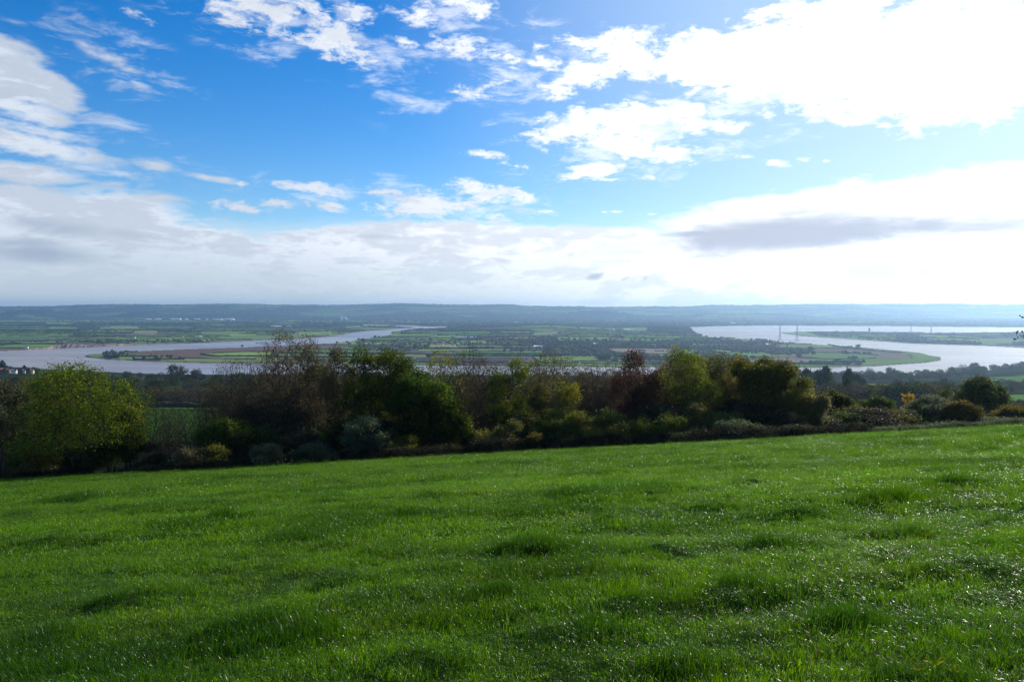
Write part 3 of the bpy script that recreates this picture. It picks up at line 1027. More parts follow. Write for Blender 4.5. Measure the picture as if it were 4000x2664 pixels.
def leaf_mesh(rg, centres, per, spread, size, pal, flat=0.75, patch=None):
    """leaf-sized faces scattered round the twig ends; pal: list of (colour, weight)"""
    C = np.repeat(centres, per, axis=0)
    n = len(C)
    C = C + rg.normal(0, 1, (n, 3)) * np.array([spread, spread, spread * flat])
    nrm = rg.normal(0, 1, (n, 3)) + np.array([0, 0, 0.5])
    nrm /= np.linalg.norm(nrm, axis=1)[:, None]
    a = rg.normal(0, 1, (n, 3))
    u = np.cross(nrm, a)
    u /= np.linalg.norm(u, axis=1)[:, None]
    v = np.cross(nrm, u)
    s = size * rg.uniform(0.6, 1.35, n)[:, None]
    V = np.stack([C - u * s * .5, C + v * s * .36, C + u * s * .5, C - v * s * .36], 1).reshape(-1, 3)
    Fq = np.arange(n * 4).reshape(-1, 4)
    w = np.array([p[1] for p in pal], float)
    cols = np.array([p[0] for p in pal], float)
    # neighbouring twigs carry leaves of one shade: pick the palette by a slow noise plus a little chance
    ps = patch or 1.6
    nz = fnoise(C[:, 0] / ps + 3.3 * rg.uniform(0, 9), C[:, 2] / ps + C[:, 1] * 0.6 / ps, 3, 7)
    rk = np.argsort(np.argsort(nz + rg.normal(0, 0.05, n))) / n
    ci = np.searchsorted(np.cumsum(w / w.sum()), rk).clip(0, len(pal) - 1)
    col = cols[ci] * rg.uniform(0.8, 1.35, (n, 1))
    return V, Fq, np.repeat(col, 4, axis=0)


PAL = dict(
    yellowgreen=[((0.075, 0.10, 0.013), 3), ((0.12, 0.135, 0.016), 3), ((0.18, 0.17, 0.02), 1.3), ((0.04, 0.058, 0.01), 3)],
    olivegreen=[((0.085, 0.09, 0.016), 3), ((0.13, 0.125, 0.018), 2), ((0.05, 0.06, 0.012), 3), ((0.17, 0.15, 0.02), .8)],
    olive=[((0.07, 0.075, 0.02), 3), ((0.11, 0.10, 0.025), 2), ((0.045, 0.05, 0.015), 3), ((0.14, 0.10, 0.03), 1)],
    dark=[((0.042, 0.060, 0.010), 4), ((0.060, 0.080, 0.012), 3), ((0.095, 0.11, 0.016), 1.5), ((0.025, 0.036, 0.008), 2)],
    oak=[((0.04, 0.06, 0.014), 4), ((0.06, 0.085, 0.018), 3), ((0.085, 0.10, 0.02), 1.6), ((0.025, 0.04, 0.01), 2)],
    brown=[((0.075, 0.062, 0.036), 3), ((0.055, 0.048, 0.026), 3), ((0.10, 0.09, 0.035), 1)],
    red=[((0.085, 0.045, 0.026), 3), ((0.06, 0.035, 0.022), 3), ((0.10, 0.065, 0.03), 2)],
    yellow=[((0.18, 0.17, 0.02), 2), ((0.12, 0.13, 0.02), 3), ((0.07, 0.09, 0.015), 3)],
    gold=[((0.26, 0.18, 0.03), 3), ((0.28, 0.15, 0.03), 2), ((0.17, 0.13, 0.03), 1)],
    tan=[((0.13, 0.105, 0.05), 3), ((0.10, 0.09, 0.04), 3), ((0.07, 0.065, 0.03), 2)],
    greygreen=[((0.075, 0.085, 0.045), 3), ((0.10, 0.11, 0.05), 2), ((0.05, 0.06, 0.03), 2)],
    autumn=[((0.11, 0.09, 0.02), 3), ((0.09, 0.085, 0.02), 3), ((0.13, 0.09, 0.025), 1), ((0.05, 0.055, 0.015), 2)],
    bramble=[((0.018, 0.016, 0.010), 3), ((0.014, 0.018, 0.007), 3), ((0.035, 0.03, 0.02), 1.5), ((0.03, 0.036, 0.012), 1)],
)


def make_tree(name, label, cat, group, loc, h, rx, kind, seed, pal, ry=None, stems=None, base=None, n=420, per=16, lsize=0.17, spread=0.33, rtip=0.011,
              rough=0.3, top=0.5, hollow=0.25, expo=0.42, rz=0.0, wood=None, lobes=7, clumps=0):
    rg = np.random.default_rng(seed)
    ry = ry or rx
    zb = h * (0.12 if base is None else base)
    T = crown_points(rg, n, rx, ry, zb, h, lobes=lobes, rough=rough, top=top, hollow=hollow, clumps=clumps)
    if stems is None:
        stems = 1
    st = []
    for i in range(stems):
        a = rg.uniform(0, 6.28)
        r0 = 0 if stems == 1 else rg.uniform(0.1, 0.28) * rx
        r1 = (0.1 if stems == 1 else 0.45) * rx
        st.append((r0 * math.cos(a), r0 * math.sin(a), r1 * math.cos(a), r1 * math.sin(a), max(zb * 1.1, h * rg.uniform(0.45, 0.7))))
    A, par, tips = skeleton(rg, T, st, zb)
    root = empty(name, loc, label, cat, group, rz)
    V, Fq, r = wood_mesh(A, par, rtip, expo)
    mesh_np('trunk', V, Fq, wood or M_BARK, parent=root)
    if per > 0:
        thin = np.where(r < rtip * 2.2)[0]
        k = int(per)
        if per < 1:
            thin = thin[rg.uniform(0, 1, len(thin)) < per]
            k = 1
        V, Fq, C = leaf_mesh(rg, A[thin], max(k, 1), spread, lsize, PAL[pal])
        ok = np.repeat(V.reshape(-1, 4, 3).mean(1)[:, 2] > 0.05, 4)
        Fq = Fq[ok[::4]]
        mesh_np('crown', V, Fq, M_LEAF, C, parent=root)
    return root


def foot(px, d):
    x = (px - 2000.0) / F * d
    return x, d, float(H(x, d))


def ztop(px, py, d):
    return float(depth_pt(px, py, d)[2])


BELT = 'trees of the belt along the lower edge of the meadow'
# (photo x, top y, half width px, distance, name, category, palette, style, label)
HERO = [
    (315, 1428, 205, 79, 'field_maple', 'tree', 'yellowgreen', 'round3', 'broad yellow-green many-stemmed tree, biggest at the left end of the belt'),
    (20, 1492, 110, 84, 'hawthorn_tree', 'tree', 'greygreen', 'mid', 'greyish dull green tree cut off by the left edge of the view'),
    (130, 1478, 110, 88, 'olive_tree', 'tree', 'olive', 'mid', 'dull olive tree behind the left shoulder of the broad yellow-green tree'),
    (490, 1610, 58, 80, 'small_maple', 'tree', 'yellowgreen', 'shrub', 'low yellow-green tree under the right side of the broad yellow-green tree'),
    (600, 1560, 70, 92, 'bare_thorn', 'tree', 'brown', 'baresmall', 'small bare grey tree just right of the broad yellow-green tree'),
    (735, 1535, 95, 93, 'bare_thorn', 'tree', 'brown', 'baresmall', 'spreading bare tree standing before the green field in the gap'),
    (670, 1590, 60, 86, 'bare_thorn', 'tree', 'brown', 'baresmall', 'low leaning bare tree between the two small bare ones in the gap'),
    (830, 1500, 70, 99, 'bare_thorn', 'tree', 'brown', 'bare', 'fine-twigged bare tree at the far side of the gap'),
    (905, 1420, 95, 96, 'bare_ash', 'tree', 'brown', 'bare', 'dark slender bare tree at the right side of the gap'),
    (1120, 1312, 120, 92, 'tall_ash', 'tree', 'tan', 'ash', 'tallest tree of the belt, open crown with a last tuft of brown leaves on top'),
    (1010, 1395, 90, 98, 'bare_ash', 'tree', 'brown', 'bare', 'bare fine-twigged tree at the left side of the tallest tree'),
    (1225, 1352, 80, 94, 'thin_ash', 'tree', 'brown', 'ash', 'thin brownish tree right of the tallest tree'),
    (1320, 1378, 65, 90, 'dark_ash', 'tree', 'brown', 'ashdense', 'dark brown narrow tree against the left side of the dense green oak'),
    (870, 1640, 95, 84, 'holly_bush', 'bush', 'dark', 'shrub', 'dark green bush under the slender bare tree at the right side of the gap'),
    (1470, 1350, 135, 86, 'green_oak', 'tree', 'dark', 'dense', 'dense dark green oak, bulkiest crown in the middle left of the belt'),
    (1640, 1440, 120, 85, 'green_oak', 'tree', 'dark', 'dense', 'dense dark green tree on the right flank of the bulky oak'),
    (1730, 1545, 80, 83, 'green_oak', 'tree', 'dark', 'dense', 'lower dark green tree with drooping lit edge, right of the oaks'),
    (1750, 1392, 80, 94, 'yellowing_ash', 'tree', 'yellow', 'sparse', 'thin tree with a few yellow leaves between the oaks and the tall bare tree'),
    (1865, 1362, 110, 92, 'bare_ash', 'tree', 'brown', 'bare', 'tall bare tree with fine spreading twigs in the middle of the belt'),
    (2000, 1405, 80, 89, 'young_maple', 'tree', 'yellowgreen', 'slim', 'slim bright yellow-green tree in the middle of the belt'),
    (2085, 1500, 60, 88, 'young_maple', 'tree', 'olive', 'slim', 'shorter green tree at the right of the slim bright yellow-green tree'),
    (2180, 1388, 110, 96, 'brown_ash', 'tree', 'brown', 'ash', 'bare brown-tipped tree right of the middle of the belt'),
    (2218, 1492, 48, 88, 'yellow_sapling', 'tree', 'yellow', 'sparse2', 'small bright yellow tree in front of the brown-tipped tree'),
    (2345, 1430, 95, 97, 'bare_ash', 'tree', 'brown', 'bare', 'dark bare tree left of the red-leaved tree'),
    (2475, 1388, 100, 92, 'copper_beech', 'tree', 'red', 'ashdense', 'dark red-brown leaved tree right of the middle of the belt'),
    (2590, 1425, 80, 93, 'copper_beech', 'tree', 'red', 'ash', 'thinner reddish tree at the right of the dark red-brown tree'),
    (2690, 1370, 100, 88, 'yellow_maple', 'tree', 'olivegreen', 'ashdense', 'tall yellow-green tree right of the reddish trees'),
    (2800, 1402, 95, 95, 'brown_ash', 'tree', 'olive', 'ashdense', 'brown-green thin tree right of the tall yellow-green tree'),
    (2880, 1396, 100, 92, 'olive_maple', 'tree', 'olive', 'ashdense', 'olive crowned tree, left of a pair near the right end of the high belt'),
    (2985, 1404, 105, 88, 'olive_maple', 'tree', 'olivegreen', 'dense', 'full yellowish olive crown, right of a pair near the right end of the high belt'),
    (3085, 1465, 100, 86, 'yellowing_maple', 'tree', 'autumn', 'dense', 'yellowing tree stepping down at the right end of the high belt'),
    (3180, 1545, 45, 85, 'tan_birch', 'tree', 'tan', 'slim', 'tan drooping birch at the foot of the high belt'),
    (3265, 1532, 65, 98, 'green_oak', 'tree', 'oak', 'dense', 'dark green tree right of the tan birch'),
    (3400, 1556, 75, 100, 'green_oak', 'tree', 'oak', 'dense', 'flat-topped dark green tree left of the small golden tree'),
    (3345, 1598, 65, 88, 'olive_thorn', 'tree', 'olive', 'shrub', 'olive thorn before the flat-topped dark green tree'),
    (3460, 1612, 85, 87, 'autumn_thorn', 'tree', 'autumn', 'shrub', 'low brownish olive thorn just left of the small golden tree'),
    (3560, 1538, 34, 150, 'golden_poplar', 'tree', 'gold', 'column', 'small narrow golden tree towards the right'),
    (3655, 1556, 80, 90, 'willow_bush', 'tree', 'greygreen', 'shrub', 'greyish green bushy tree right of the small golden tree'),
    (3765, 1575, 60, 88, 'autumn_thorn', 'tree', 'autumn', 'shrub', 'orange-tinged thorn at the foot of the big round oak'),
    (3835, 1478, 108, 118, 'round_oak', 'tree', 'oak', 'oak', 'big round dark oak standing apart near the right edge'),
    (3690, 1520, 45, 128, 'green_oak', 'tree', 'oak', 'shrub', 'small dark tree against the left side of the big round oak'),
    (3985, 1590, 70, 100, 'brown_thorn', 'tree', 'autumn', 'shrub', 'brownish thorn at the right edge beyond the meadow'),
]
STY = {
    'round3': dict(clumps=44, stems=5, n=1900, per=26, lsize=0.17, spread=0.36, rough=0.2, top=0.5, base=0.05, hollow=0.35, rtip=0.010),
    'mid': dict(clumps=14, stems=2, n=800, per=20, lsize=0.18, spread=0.36, base=0.08),
    'shrub': dict(clumps=12, stems=4, n=700, per=20, lsize=0.17, spread=0.32, base=0.03, top=0.45),
    'baresmall': dict(stems=3, n=1700, per=0.8, lsize=0.13, spread=0.2, base=0.18, rtip=0.008, expo=0.36, hollow=0.0, top=0.6),
    'bare': dict(stems=3, n=3200, per=2, lsize=0.13, spread=0.25, base=0.18, rtip=0.0085, expo=0.38, hollow=0.0, top=0.55),
    'ash': dict(clumps=22, stems=3, n=2600, per=5, lsize=0.16, spread=0.25, base=0.14, rtip=0.009, expo=0.38, top=0.55, hollow=0.0),
    'ashdense': dict(clumps=18, stems=3, n=1500, per=14, lsize=0.17, spread=0.3, base=0.10, rtip=0.0095, expo=0.40, top=0.55),
    'dense': dict(clumps=18, stems=2, n=1300, per=26, lsize=0.19, spread=0.32, base=0.03, rough=0.5, top=0.45, hollow=0.5, lobes=9),
    'sparse': dict(stems=2, n=1300, per=6, lsize=0.16, spread=0.25, base=0.15, rtip=0.009, expo=0.38),
    'sparse2': dict(stems=2, n=450, per=14, lsize=0.16, spread=0.24, base=0.1),
    'slim': dict(clumps=9, stems=2, n=800, per=20, lsize=0.16, spread=0.28, base=0.05, rough=0.30),
    'column': dict(stems=1, n=400, per=20, lsize=0.26, spread=0.28, base=0.05, rough=0.15, top=0.75),
    'oak': dict(clumps=30, stems=1, n=1900, per=26, lsize=0.23, spread=0.36, base=0.06, rough=0.18, top=0.5, hollow=0.5),
}
for i, (px, ty, hw, d, name, cat, pal, sty, label) in enumerate(HERO):
    x, y, z = foot(px, d)
    h = (ztop(px, ty, d) - z) * (1.05 if sty in ('bare', 'ash', 'ashdense', 'sparse') else 1.0)
    rx = hw / F * d
    make_tree(name, label, cat, BELT, (x, y, z), h, rx, sty, 100 + i, pal, ry=rx * 0.85, rz=RNG.uniform(0, 0.4), **STY[sty])

# filler trees deeper in the belt, copies of a few bare and leafy ones
fill_src = []
for i, (pal, sty, lab) in enumerate([('brown', 'bare', 'bare'), ('olive', 'ash', 'thin olive'), ('dark', 'dense', 'dark green'), ('brown', 'ash', 'brown'), ('autumn', 'ashdense', 'yellowish')]):
    o = make_tree('belt_tree', 'x', 'tree', 'trees behind the front row of the belt', (0, 0, 0), 10.0, 2.8, sty, 300 + i, pal, ry=2.6, **STY[sty])
    fill_src.append(o)
FILL = [(60, 1520, 2), (200, 1500, 1), (960, 1470, 3), (1080, 1420, 0), (1170, 1400, 3), (1270, 1430, 2), (1380, 1430, 3), (1560, 1440, 2), (1690, 1500, 2), (1800, 1470, 0), (1930, 1460, 3),
        (2050, 1455, 0), (2130, 1450, 1), (2260, 1460, 0), (2300, 1480, 3), (2400, 1460, 3), (2540, 1450, 0), (2640, 1440, 3), (2740, 1430, 4), (2840, 1450, 3), (2930, 1440, 4), (3040, 1450, 2),
        (3130, 1520, 4), (3220, 1580, 2), (3310, 1600, 4), (3500, 1640, 2), (3610, 1640, 2), (3920, 1610, 2), (1430, 1500, 2), (1850, 1520, 2), (2470, 1520, 1), (2600, 1520, 2), (1010, 1520, 2), (1120, 1540, 2),
        (-80, 1500, 4), (-190, 1470, 2), (-310, 1500, 3), (-420, 1480, 4), (-540, 1500, 2), (-660, 1490, 1), (-790, 1510, 3), (4080, 1590, 4), (4190, 1570, 2), (4310, 1560, 1), (4430, 1540, 4)]
firsts = set()
for i, (px, ty, k) in enumerate(FILL):
    ty = ty - (35 if 1750 < px < 3000 else 0)
    d = 100 + (i * 37 % 23)
    x, y, z = foot(px, d)
    h = (ztop(px, ty, d) - z) / 10.0
    lab = ['bare grey-brown tree', 'thin olive tree', 'dark green leafy tree', 'brown half-bare tree', 'yellowish leafy tree'][k] + ' behind the front row of the belt'
    if k not in firsts:
        firsts.add(k)
        o = fill_src[k]
        o.location = (x, y, z)
        o.rotation_euler = (0, 0, i)
        o.scale = (h * 1.05, h * 1.05, h)
        tag(o, lab, 'tree')
    else:
        dup(fill_src[k], (x, y, z), i * 1.3, (h * 1.05, h * 1.05, h), lab)

# shrubby undergrowth inside the belt
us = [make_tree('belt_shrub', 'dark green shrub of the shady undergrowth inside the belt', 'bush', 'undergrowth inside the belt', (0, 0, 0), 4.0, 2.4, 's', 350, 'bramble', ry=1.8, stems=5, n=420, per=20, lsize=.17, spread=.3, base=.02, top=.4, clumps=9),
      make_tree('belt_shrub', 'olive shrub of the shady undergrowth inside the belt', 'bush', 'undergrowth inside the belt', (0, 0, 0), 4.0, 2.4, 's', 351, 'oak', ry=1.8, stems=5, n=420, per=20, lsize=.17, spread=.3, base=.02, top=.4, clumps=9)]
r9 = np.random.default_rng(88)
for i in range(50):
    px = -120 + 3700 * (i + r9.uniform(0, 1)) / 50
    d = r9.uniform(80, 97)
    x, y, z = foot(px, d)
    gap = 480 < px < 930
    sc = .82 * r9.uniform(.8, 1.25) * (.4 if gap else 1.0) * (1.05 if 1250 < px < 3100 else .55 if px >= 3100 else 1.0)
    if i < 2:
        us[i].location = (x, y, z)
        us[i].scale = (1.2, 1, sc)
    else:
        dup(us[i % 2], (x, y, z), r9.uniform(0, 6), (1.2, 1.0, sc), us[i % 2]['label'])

# ------------------------------------------------------------------ bushes in front of the belt
BUSH = [
    (745, 1752, 48, 76, 'tan', 'pale tan bush at the meadow edge below the gap'),
    (835, 1742, 48, 77, 'autumn', 'yellowish tan bush at the meadow edge below the gap, right of the pale tan one'),
    (1025, 1745, 60, 75, 'tan', 'pinkish tan scrub at the foot of the tallest tree'),
    (1230, 1732, 85, 75, 'greygreen', 'low grey-green scrub left of the sallow'),
    (1415, 1628, 82, 77, 'greygreen', 'sparse grey-green sallow standing in front of the bulky oak'),
    (1590, 1700, 60, 79, 'yellow', 'low bush with bright yellow leaves below the oaks'),
    (1880, 1690, 70, 77, 'olive', 'low olive bush below the tall bare tree'),
    (2000, 1650, 55, 78, 'olive', 'yellow-green bush in the middle of the meadow edge'),
    (2130, 1610, 58, 81, 'dark', 'fresh green bush under the small bright yellow tree'),
    (2315, 1612, 90, 79, 'autumn', 'rounded brownish yellow bush below the dark bare tree'),
    (2440, 1655, 55, 77, 'autumn', 'small orange-yellow bush right of the rounded brownish one'),
    (2490, 1648, 16, 78, 'autumn', 'tiny upright orange sapling on the meadow edge'),
    (2085, 1700, 22, 76, 'autumn', 'rusty orange bracken tuft on the meadow edge'),
    (2600, 1618, 90, 78, 'dark', 'dark dense bush with a pale lit top below the tall yellow-green tree'),
    (2755, 1582, 68, 80, 'olive', 'light olive bush under the thin brown-green tree'),
    (2885, 1648, 85, 76, 'greygreen', 'grey bramble mound right of the light olive bush'),
    (3100, 1668, 70, 77, 'bramble', 'dark bramble mound below the yellowing tree'),
    (3430, 1665, 55, 80, 'dark', 'low dark green bush at the meadow edge below the brownish thorn'),
    (3900, 1640, 60, 84, 'greygreen', 'grey-leaved scrub at the foot of the big round oak'),
    (90, 1745, 90, 80, 'dark', 'dark scrub in the left corner beyond the meadow'),
    (560, 1735, 70, 79, 'bramble', 'dark scrub under the right side of the broad yellow-green tree'),
]
for i, (px, ty, hw, d, pal, label) in enumerate(BUSH):
    x, y, z = foot(px, d)
    h = max(0.8, ztop(px, ty, d) - z)
    rx = hw / F * d
    make_tree('scrub_bush', label, 'bush', 'bushes along the meadow edge', (x, y, z), h, rx, 'b', 500 + i, pal, ry=min(rx, 1.6), stems=5, n=int(260 + 60 * rx * h), per=15, lsize=0.13, spread=0.22,
              base=0.02, top=0.5, rtip=0.007, wood=M_TWIG, rough=0.5, clumps=8)

# ------------------------------------------------------------------ bramble hedge right at the edge
def hedge_line(name, label, cat, group, pts, hgt, wid, pal, seed, dens=150, ls=0.1):
    rg = np.random.default_rng(seed)
    pts = np.array(pts, float)
    L_ = np.concatenate([[0], np.cumsum(np.hypot(*np.diff(pts, axis=0).T))])
    n = int(L_[-1] * dens)
    s = rg.uniform(0, L_[-1], n)
    x = np.interp(s, L_, pts[:, 0])
    y = np.interp(s, L_, pts[:, 1])
    hh = hgt * (0.55 + 0.8 * fnoise(x / 2.2, y / 2.2, 3, seed))
    a = rg.uniform(0, math.pi, n)
    rr = np.sqrt(rg.uniform(0.3, 1, n))
    yo = np.cos(a) * wid * rr
    zo = np.sin(a) ** 0.6 * hh * rr
    z = H(x, y + yo)
    C = np.stack([x, y + yo, z + zo], -1)
    root = empty(name, (float(pts[0, 0]), float(pts[0, 1]), float(H(pts[0, 0], pts[0, 1]))), label, cat, group)
    off = np.array(root.location)
    V, Fq, Cc = leaf_mesh(rg, C - off, 7, 0.13, ls, PAL[pal])
    mesh_np('foliage', V, Fq, M_LEAF, Cc, parent=root)
    k = rg.choice(n, n // 5, replace=False)
    k = k[np.argsort(x[k])]
    T = C[k] - off
    B = T.copy()
    B[:, 2] = (z[k] - off[2]) - 0.05
    B[:, 0] += rg.normal(0, .2, len(k))
    A = np.empty((2 * len(k), 3))
    A[0::2], A[1::2] = B, T
    par = np.full(2 * len(k), -1)
    par[1::2] = np.arange(0, 2 * len(k), 2)
    par[2::2] = np.arange(0, 2 * len(k) - 2, 2)
    V, Fq, _ = wood_mesh(A, par, 0.008, rmax=0.02)
    mesh_np('stems', V, Fq, M_TWIG, parent=root)
    return root


HG = [((1440, 1700, 78.5), (1700, 78), 'left of the middle'), ]
segs = [(-1000, 320, 'left end, in deep shade under the broad yellow-green tree'), (560, 1000, 'below the gap and the tallest tree'), (1300, 1760, 'below the bulky oak'), (1760, 2180, 'below the tall bare tree'),
        (2180, 2620, 'below the red-brown trees'), (2620, 3060, 'below the olive crowned pair'), (3060, 3420, 'towards the right, below the flat-topped green tree'), (3420, 4600, 'right end, below the big round oak')]
for i, (a, b_, where) in enumerate(segs):
    pts = [((p - 2000) / F * 75.6, 75.6 + 1.0 * math.sin(p / 160.0)) for p in np.linspace(a, b_, 12)]
    hedge_line('bramble_hedge', 'bramble hedge at the meadow edge, ' + where, 'hedge', 'stretches of bramble hedge along the meadow edge', pts,
               [0.9, 0.8, 1.2, 1.3, 1.2, 1.4, 1.2, 0.7][i], 0.9, ['bramble', 'bramble', 'bramble', 'bramble', 'bramble', 'bramble', 'bramble', 'greygreen'][i], 700 + i)

# ------------------------------------------------------------------ woodland on the middle slope
def mid_tree(name, seed, pal, n=420, per=5, ls=0.75, shape='round'):
    rg = np.random.default_rng(seed)
    root = empty(name, (0, 0, 0), 'x', 'tree')
    h, rx = 12.0, 5.0
    if shape == 'conifer':
        T = crown_points(rg, n, 3.6, 3.6, 0.5, h, rough=.22, top=0.55, hollow=.5, clumps=22)
        k = 1 - np.clip(T[:, 2] / h, 0, 1) ** 2.6 * 0.58
        T[:, :2] *= k[:, None]
        st = [(0, 0, 0, 0, h * .92)]
    elif shape == 'poplar':
        T = crown_points(rg, n, 1.7, 1.7, 0.8, h, rough=.15, top=0.6, hollow=.3)
        st = [(0, 0, 0, 0, h * .9)]
    else:
        T = crown_points(rg, n, rx, rx, 0.3, h, rough=.3, top=0.5, hollow=.55)
        st = [(0, 0, 0.3, 0, h * .55)]
    A, par, tips = skeleton(rg, T, st, 2.0, step=1.5)
    V, Fq, r = wood_mesh(A, par, 0.03, 0.4)
    mesh_np('trunk', V, Fq, M_BARK, parent=root)
    if per:
        V, Fq, C = leaf_mesh(rg, A[tips], per, 0.45, ls, PAL[pal], patch=4.0)
        mesh_np('crown', V, Fq, M_FARLEAF, C, parent=root)
    return root


MID = [mid_tree('woodland_tree', 900, 'oak'), mid_tree('olive_woodland_tree', 901, 'olive'), mid_tree('dense_woodland_tree', 902, 'dark'), mid_tree('autumn_woodland_tree', 903, 'autumn'),
       mid_tree('half_bare_tree', 904, 'brown', 600, 3, 0.5), mid_tree('bare_woodland_tree', 905, 'brown', 1100, 1, 0.35), mid_tree('conifer', 906, 'oak', 700, 6, 0.6, 'conifer'),
       ]
MIDN = ['dark green', 'olive', 'deep green', 'yellow-brown', 'brown half-bare', 'bare', 'dark conifer']
placed = set()


def put_mid(k, px, d, hm, wf, label, group, rz=None, dy=0.0):
    x = (px - 2000) / F * d
    z = float(H(x, d)) - 0.2
    s = hm / 12.0
    rz = RNG.uniform(0, 6.28) if rz is None else rz
    sc = (s * wf, s * wf, s)
    if k not in placed:
        placed.add(k)
        o = MID[k]
        o.location = (x, d, z)
        o.rotation_euler = (0, 0, rz)
        o.scale = sc
        tag(o, label, 'tree', group)
        return o
    return dup(MID[k], (x, d, z), rz, sc, label, group)


rg = np.random.default_rng(77)


def scatter(n, pa, pb, da, db, kinds, hm, where, group, wf=(1.05, 1.7), curve=None):
    for i in range(n):
        px = pa + (pb - pa) * (i + rg.uniform(0, 1)) / n
        d = rg.uniform(da, db) * (curve(px) if curve else 1)
        k = int(rg.choice(kinds))
        put_mid(k, px, d, hm * rg.uniform(0.75, 1.2), rg.uniform(*wf), MIDN[k] + ' tree ' + where, group)


shore_d = lambda px: float(np.interp(px, _sx, _sd))
# wood beyond the green field, seen through the gap on the left
scatter(44, 420, 1320, 545, 640, [1, 3, 4, 3, 5, 1, 4], 11.5, 'of the brownish wood beyond the green field in the gap', 'wood beyond the gap field')
scatter(40, 0, 1500, 800, 1050, [0, 1, 2, 4], 12, 'of the dark wood between the gap field and the river', 'dark wood above the river on the left')
scatter(34, 420, 1500, 1150, 1500, [0, 2, 4], 12, 'in the dark hollow below the left bend of the river', 'trees in the hollow near the river')
put_mid(2, 690, 1250, 27, 1.2, 'big dark round-topped tree standing out against the river on the left', 'trees near the river on the left')
put_mid(0, 760, 1280, 19, 1.0, 'rounded dark tree right of the big round-topped one by the river', 'trees near the river on the left')
put_mid(5, 765, 1240, 22, .8, 'thin bare tree beside the big round-topped one by the river', 'trees near the river on the left')
scatter(26, -150, 150, 1560, 1760, [0, 2, 1], 12, 'around the village houses at the far left', 'trees of the riverside village')
put_mid(6, 8, 1640, 26, .9, 'pointed dark conifer above the village houses at the far left', 'trees of the riverside village')
put_mid(6, 93, 1650, 17, .9, 'small pointed conifer among the village houses', 'trees of the riverside village')
# riverside row, middle and right
scatter(30, 1500, 3100, 1500, 1950, [0, 2, 4, 1], 12, 'of the riverside wood hidden behind the belt', 'riverside wood')
scatter(60, 3100, 4250, 0.86, 0.97, [0, 2, 1, 4, 4], 13, 'of the row along the near river bank on the right', 'row along the near river bank', curve=shore_d)
scatter(40, 3150, 3850, 0.66, 0.84, [0, 2, 4, 1], 12, 'behind the riverside row on the right', 'wood behind the riverside row', curve=shore_d)
put_mid(2, 3488, 1690, 22, 1.25, 'big dome-shaped dark tree on the near river bank, right', 'row along the near river bank')
put_mid(2, 3808, 1850, 25, 1.2, 'tallest round tree of the riverside row, below the point of the peninsula', 'row along the near river bank')
put_mid(5, 3765, 1880, 24, 1.0, 'bare pale tree left of the tallest round riverside tree', 'row along the near river bank')
put_mid(5, 3400, 1700, 22, 1.1, 'bare pale tree left of the dome-shaped riverside tree', 'row along the near river bank')
put_mid(0, 3720, 1850, 18, .9, 'small round tree on the near river bank', 'row along the near river bank')
# conifers of the old garden
for (px, ty, d, wf, lab) in [(3085, 1444, 730, 1.5, 'broad dark conifer at the left of the garden clump'), (3155, 1438, 700, 1.15, 'dense upright dark conifer, second of the garden clump'),
                             (3195, 1447, 720, 1.0, 'dark conifer between the two tallest of the garden clump'), (3222, 1430, 690, 1.25, 'tallest dark conifer of the garden clump'),
                             (3245, 1478, 700, 1.5, 'low broad dark conifer at the right foot of the garden clump'), (3326, 1440, 680, 1.1, 'single tall rounded conifer right of the garden clump'),
                             (3362, 1462, 720, 1.4, 'broad dark conifer right of the single tall one'), (3312, 1482, 480, .9, 'tall thin open conifer in front of the single tall one'),
                             (3700, 1478, 900, 1.0, 'small spiky dark fir left of the big round oak'), (3400, 1510, 560, .8, 'small dark fir in the wood on the right')]:
    x = (px - 2000) / F * d
    hm = ztop(px, ty, d) - float(H(x, d))
    put_mid(6, px, d, hm, wf * 0.8, lab, 'conifers of the old garden', dy=0)
scatter(30, 3250, 3760, 430, 520, [4, 1, 3, 0, 2], 13, 'of the brown mixed wood left of the big round oak', 'mixed wood on the right')
scatter(40, 3100, 3760, 560, 760, [4, 1, 2, 0, 2], 13, 'deeper in the mixed wood on the right', 'mixed wood on the right')
scatter(24, 3830, 4250, 930, 1120, [0, 2, 4], 8, 'of the dark strip below the bright field at the right edge', 'trees between the right-edge fields')
scatter(14, 3930, 4250, 770, 860, [0, 2, 4], 7, 'of the dark strip between the right-edge fields', 'trees between the right-edge fields')
scatter(12, 3930, 4300, 400, 520, [0, 2], 6, 'below the lower bright field at the right edge', 'trees between the right-edge fields')
scatter(26, 1250, 3200, 300, 480, [4, 1, 2, 5], 11, 'on the slope hidden behind the belt', 'trees on the slope behind the belt')
scatter(14, -100, 460, 300, 520, [1, 2, 4], 10, 'on the slope behind the broad yellow-green tree', 'trees on the slope behind the belt')
# dark hedge across the gap field
pts = [((p - 2000) / F * 520, 520 - (p - 480) * 0.05) for p in np.linspace(490, 1300, 40)]


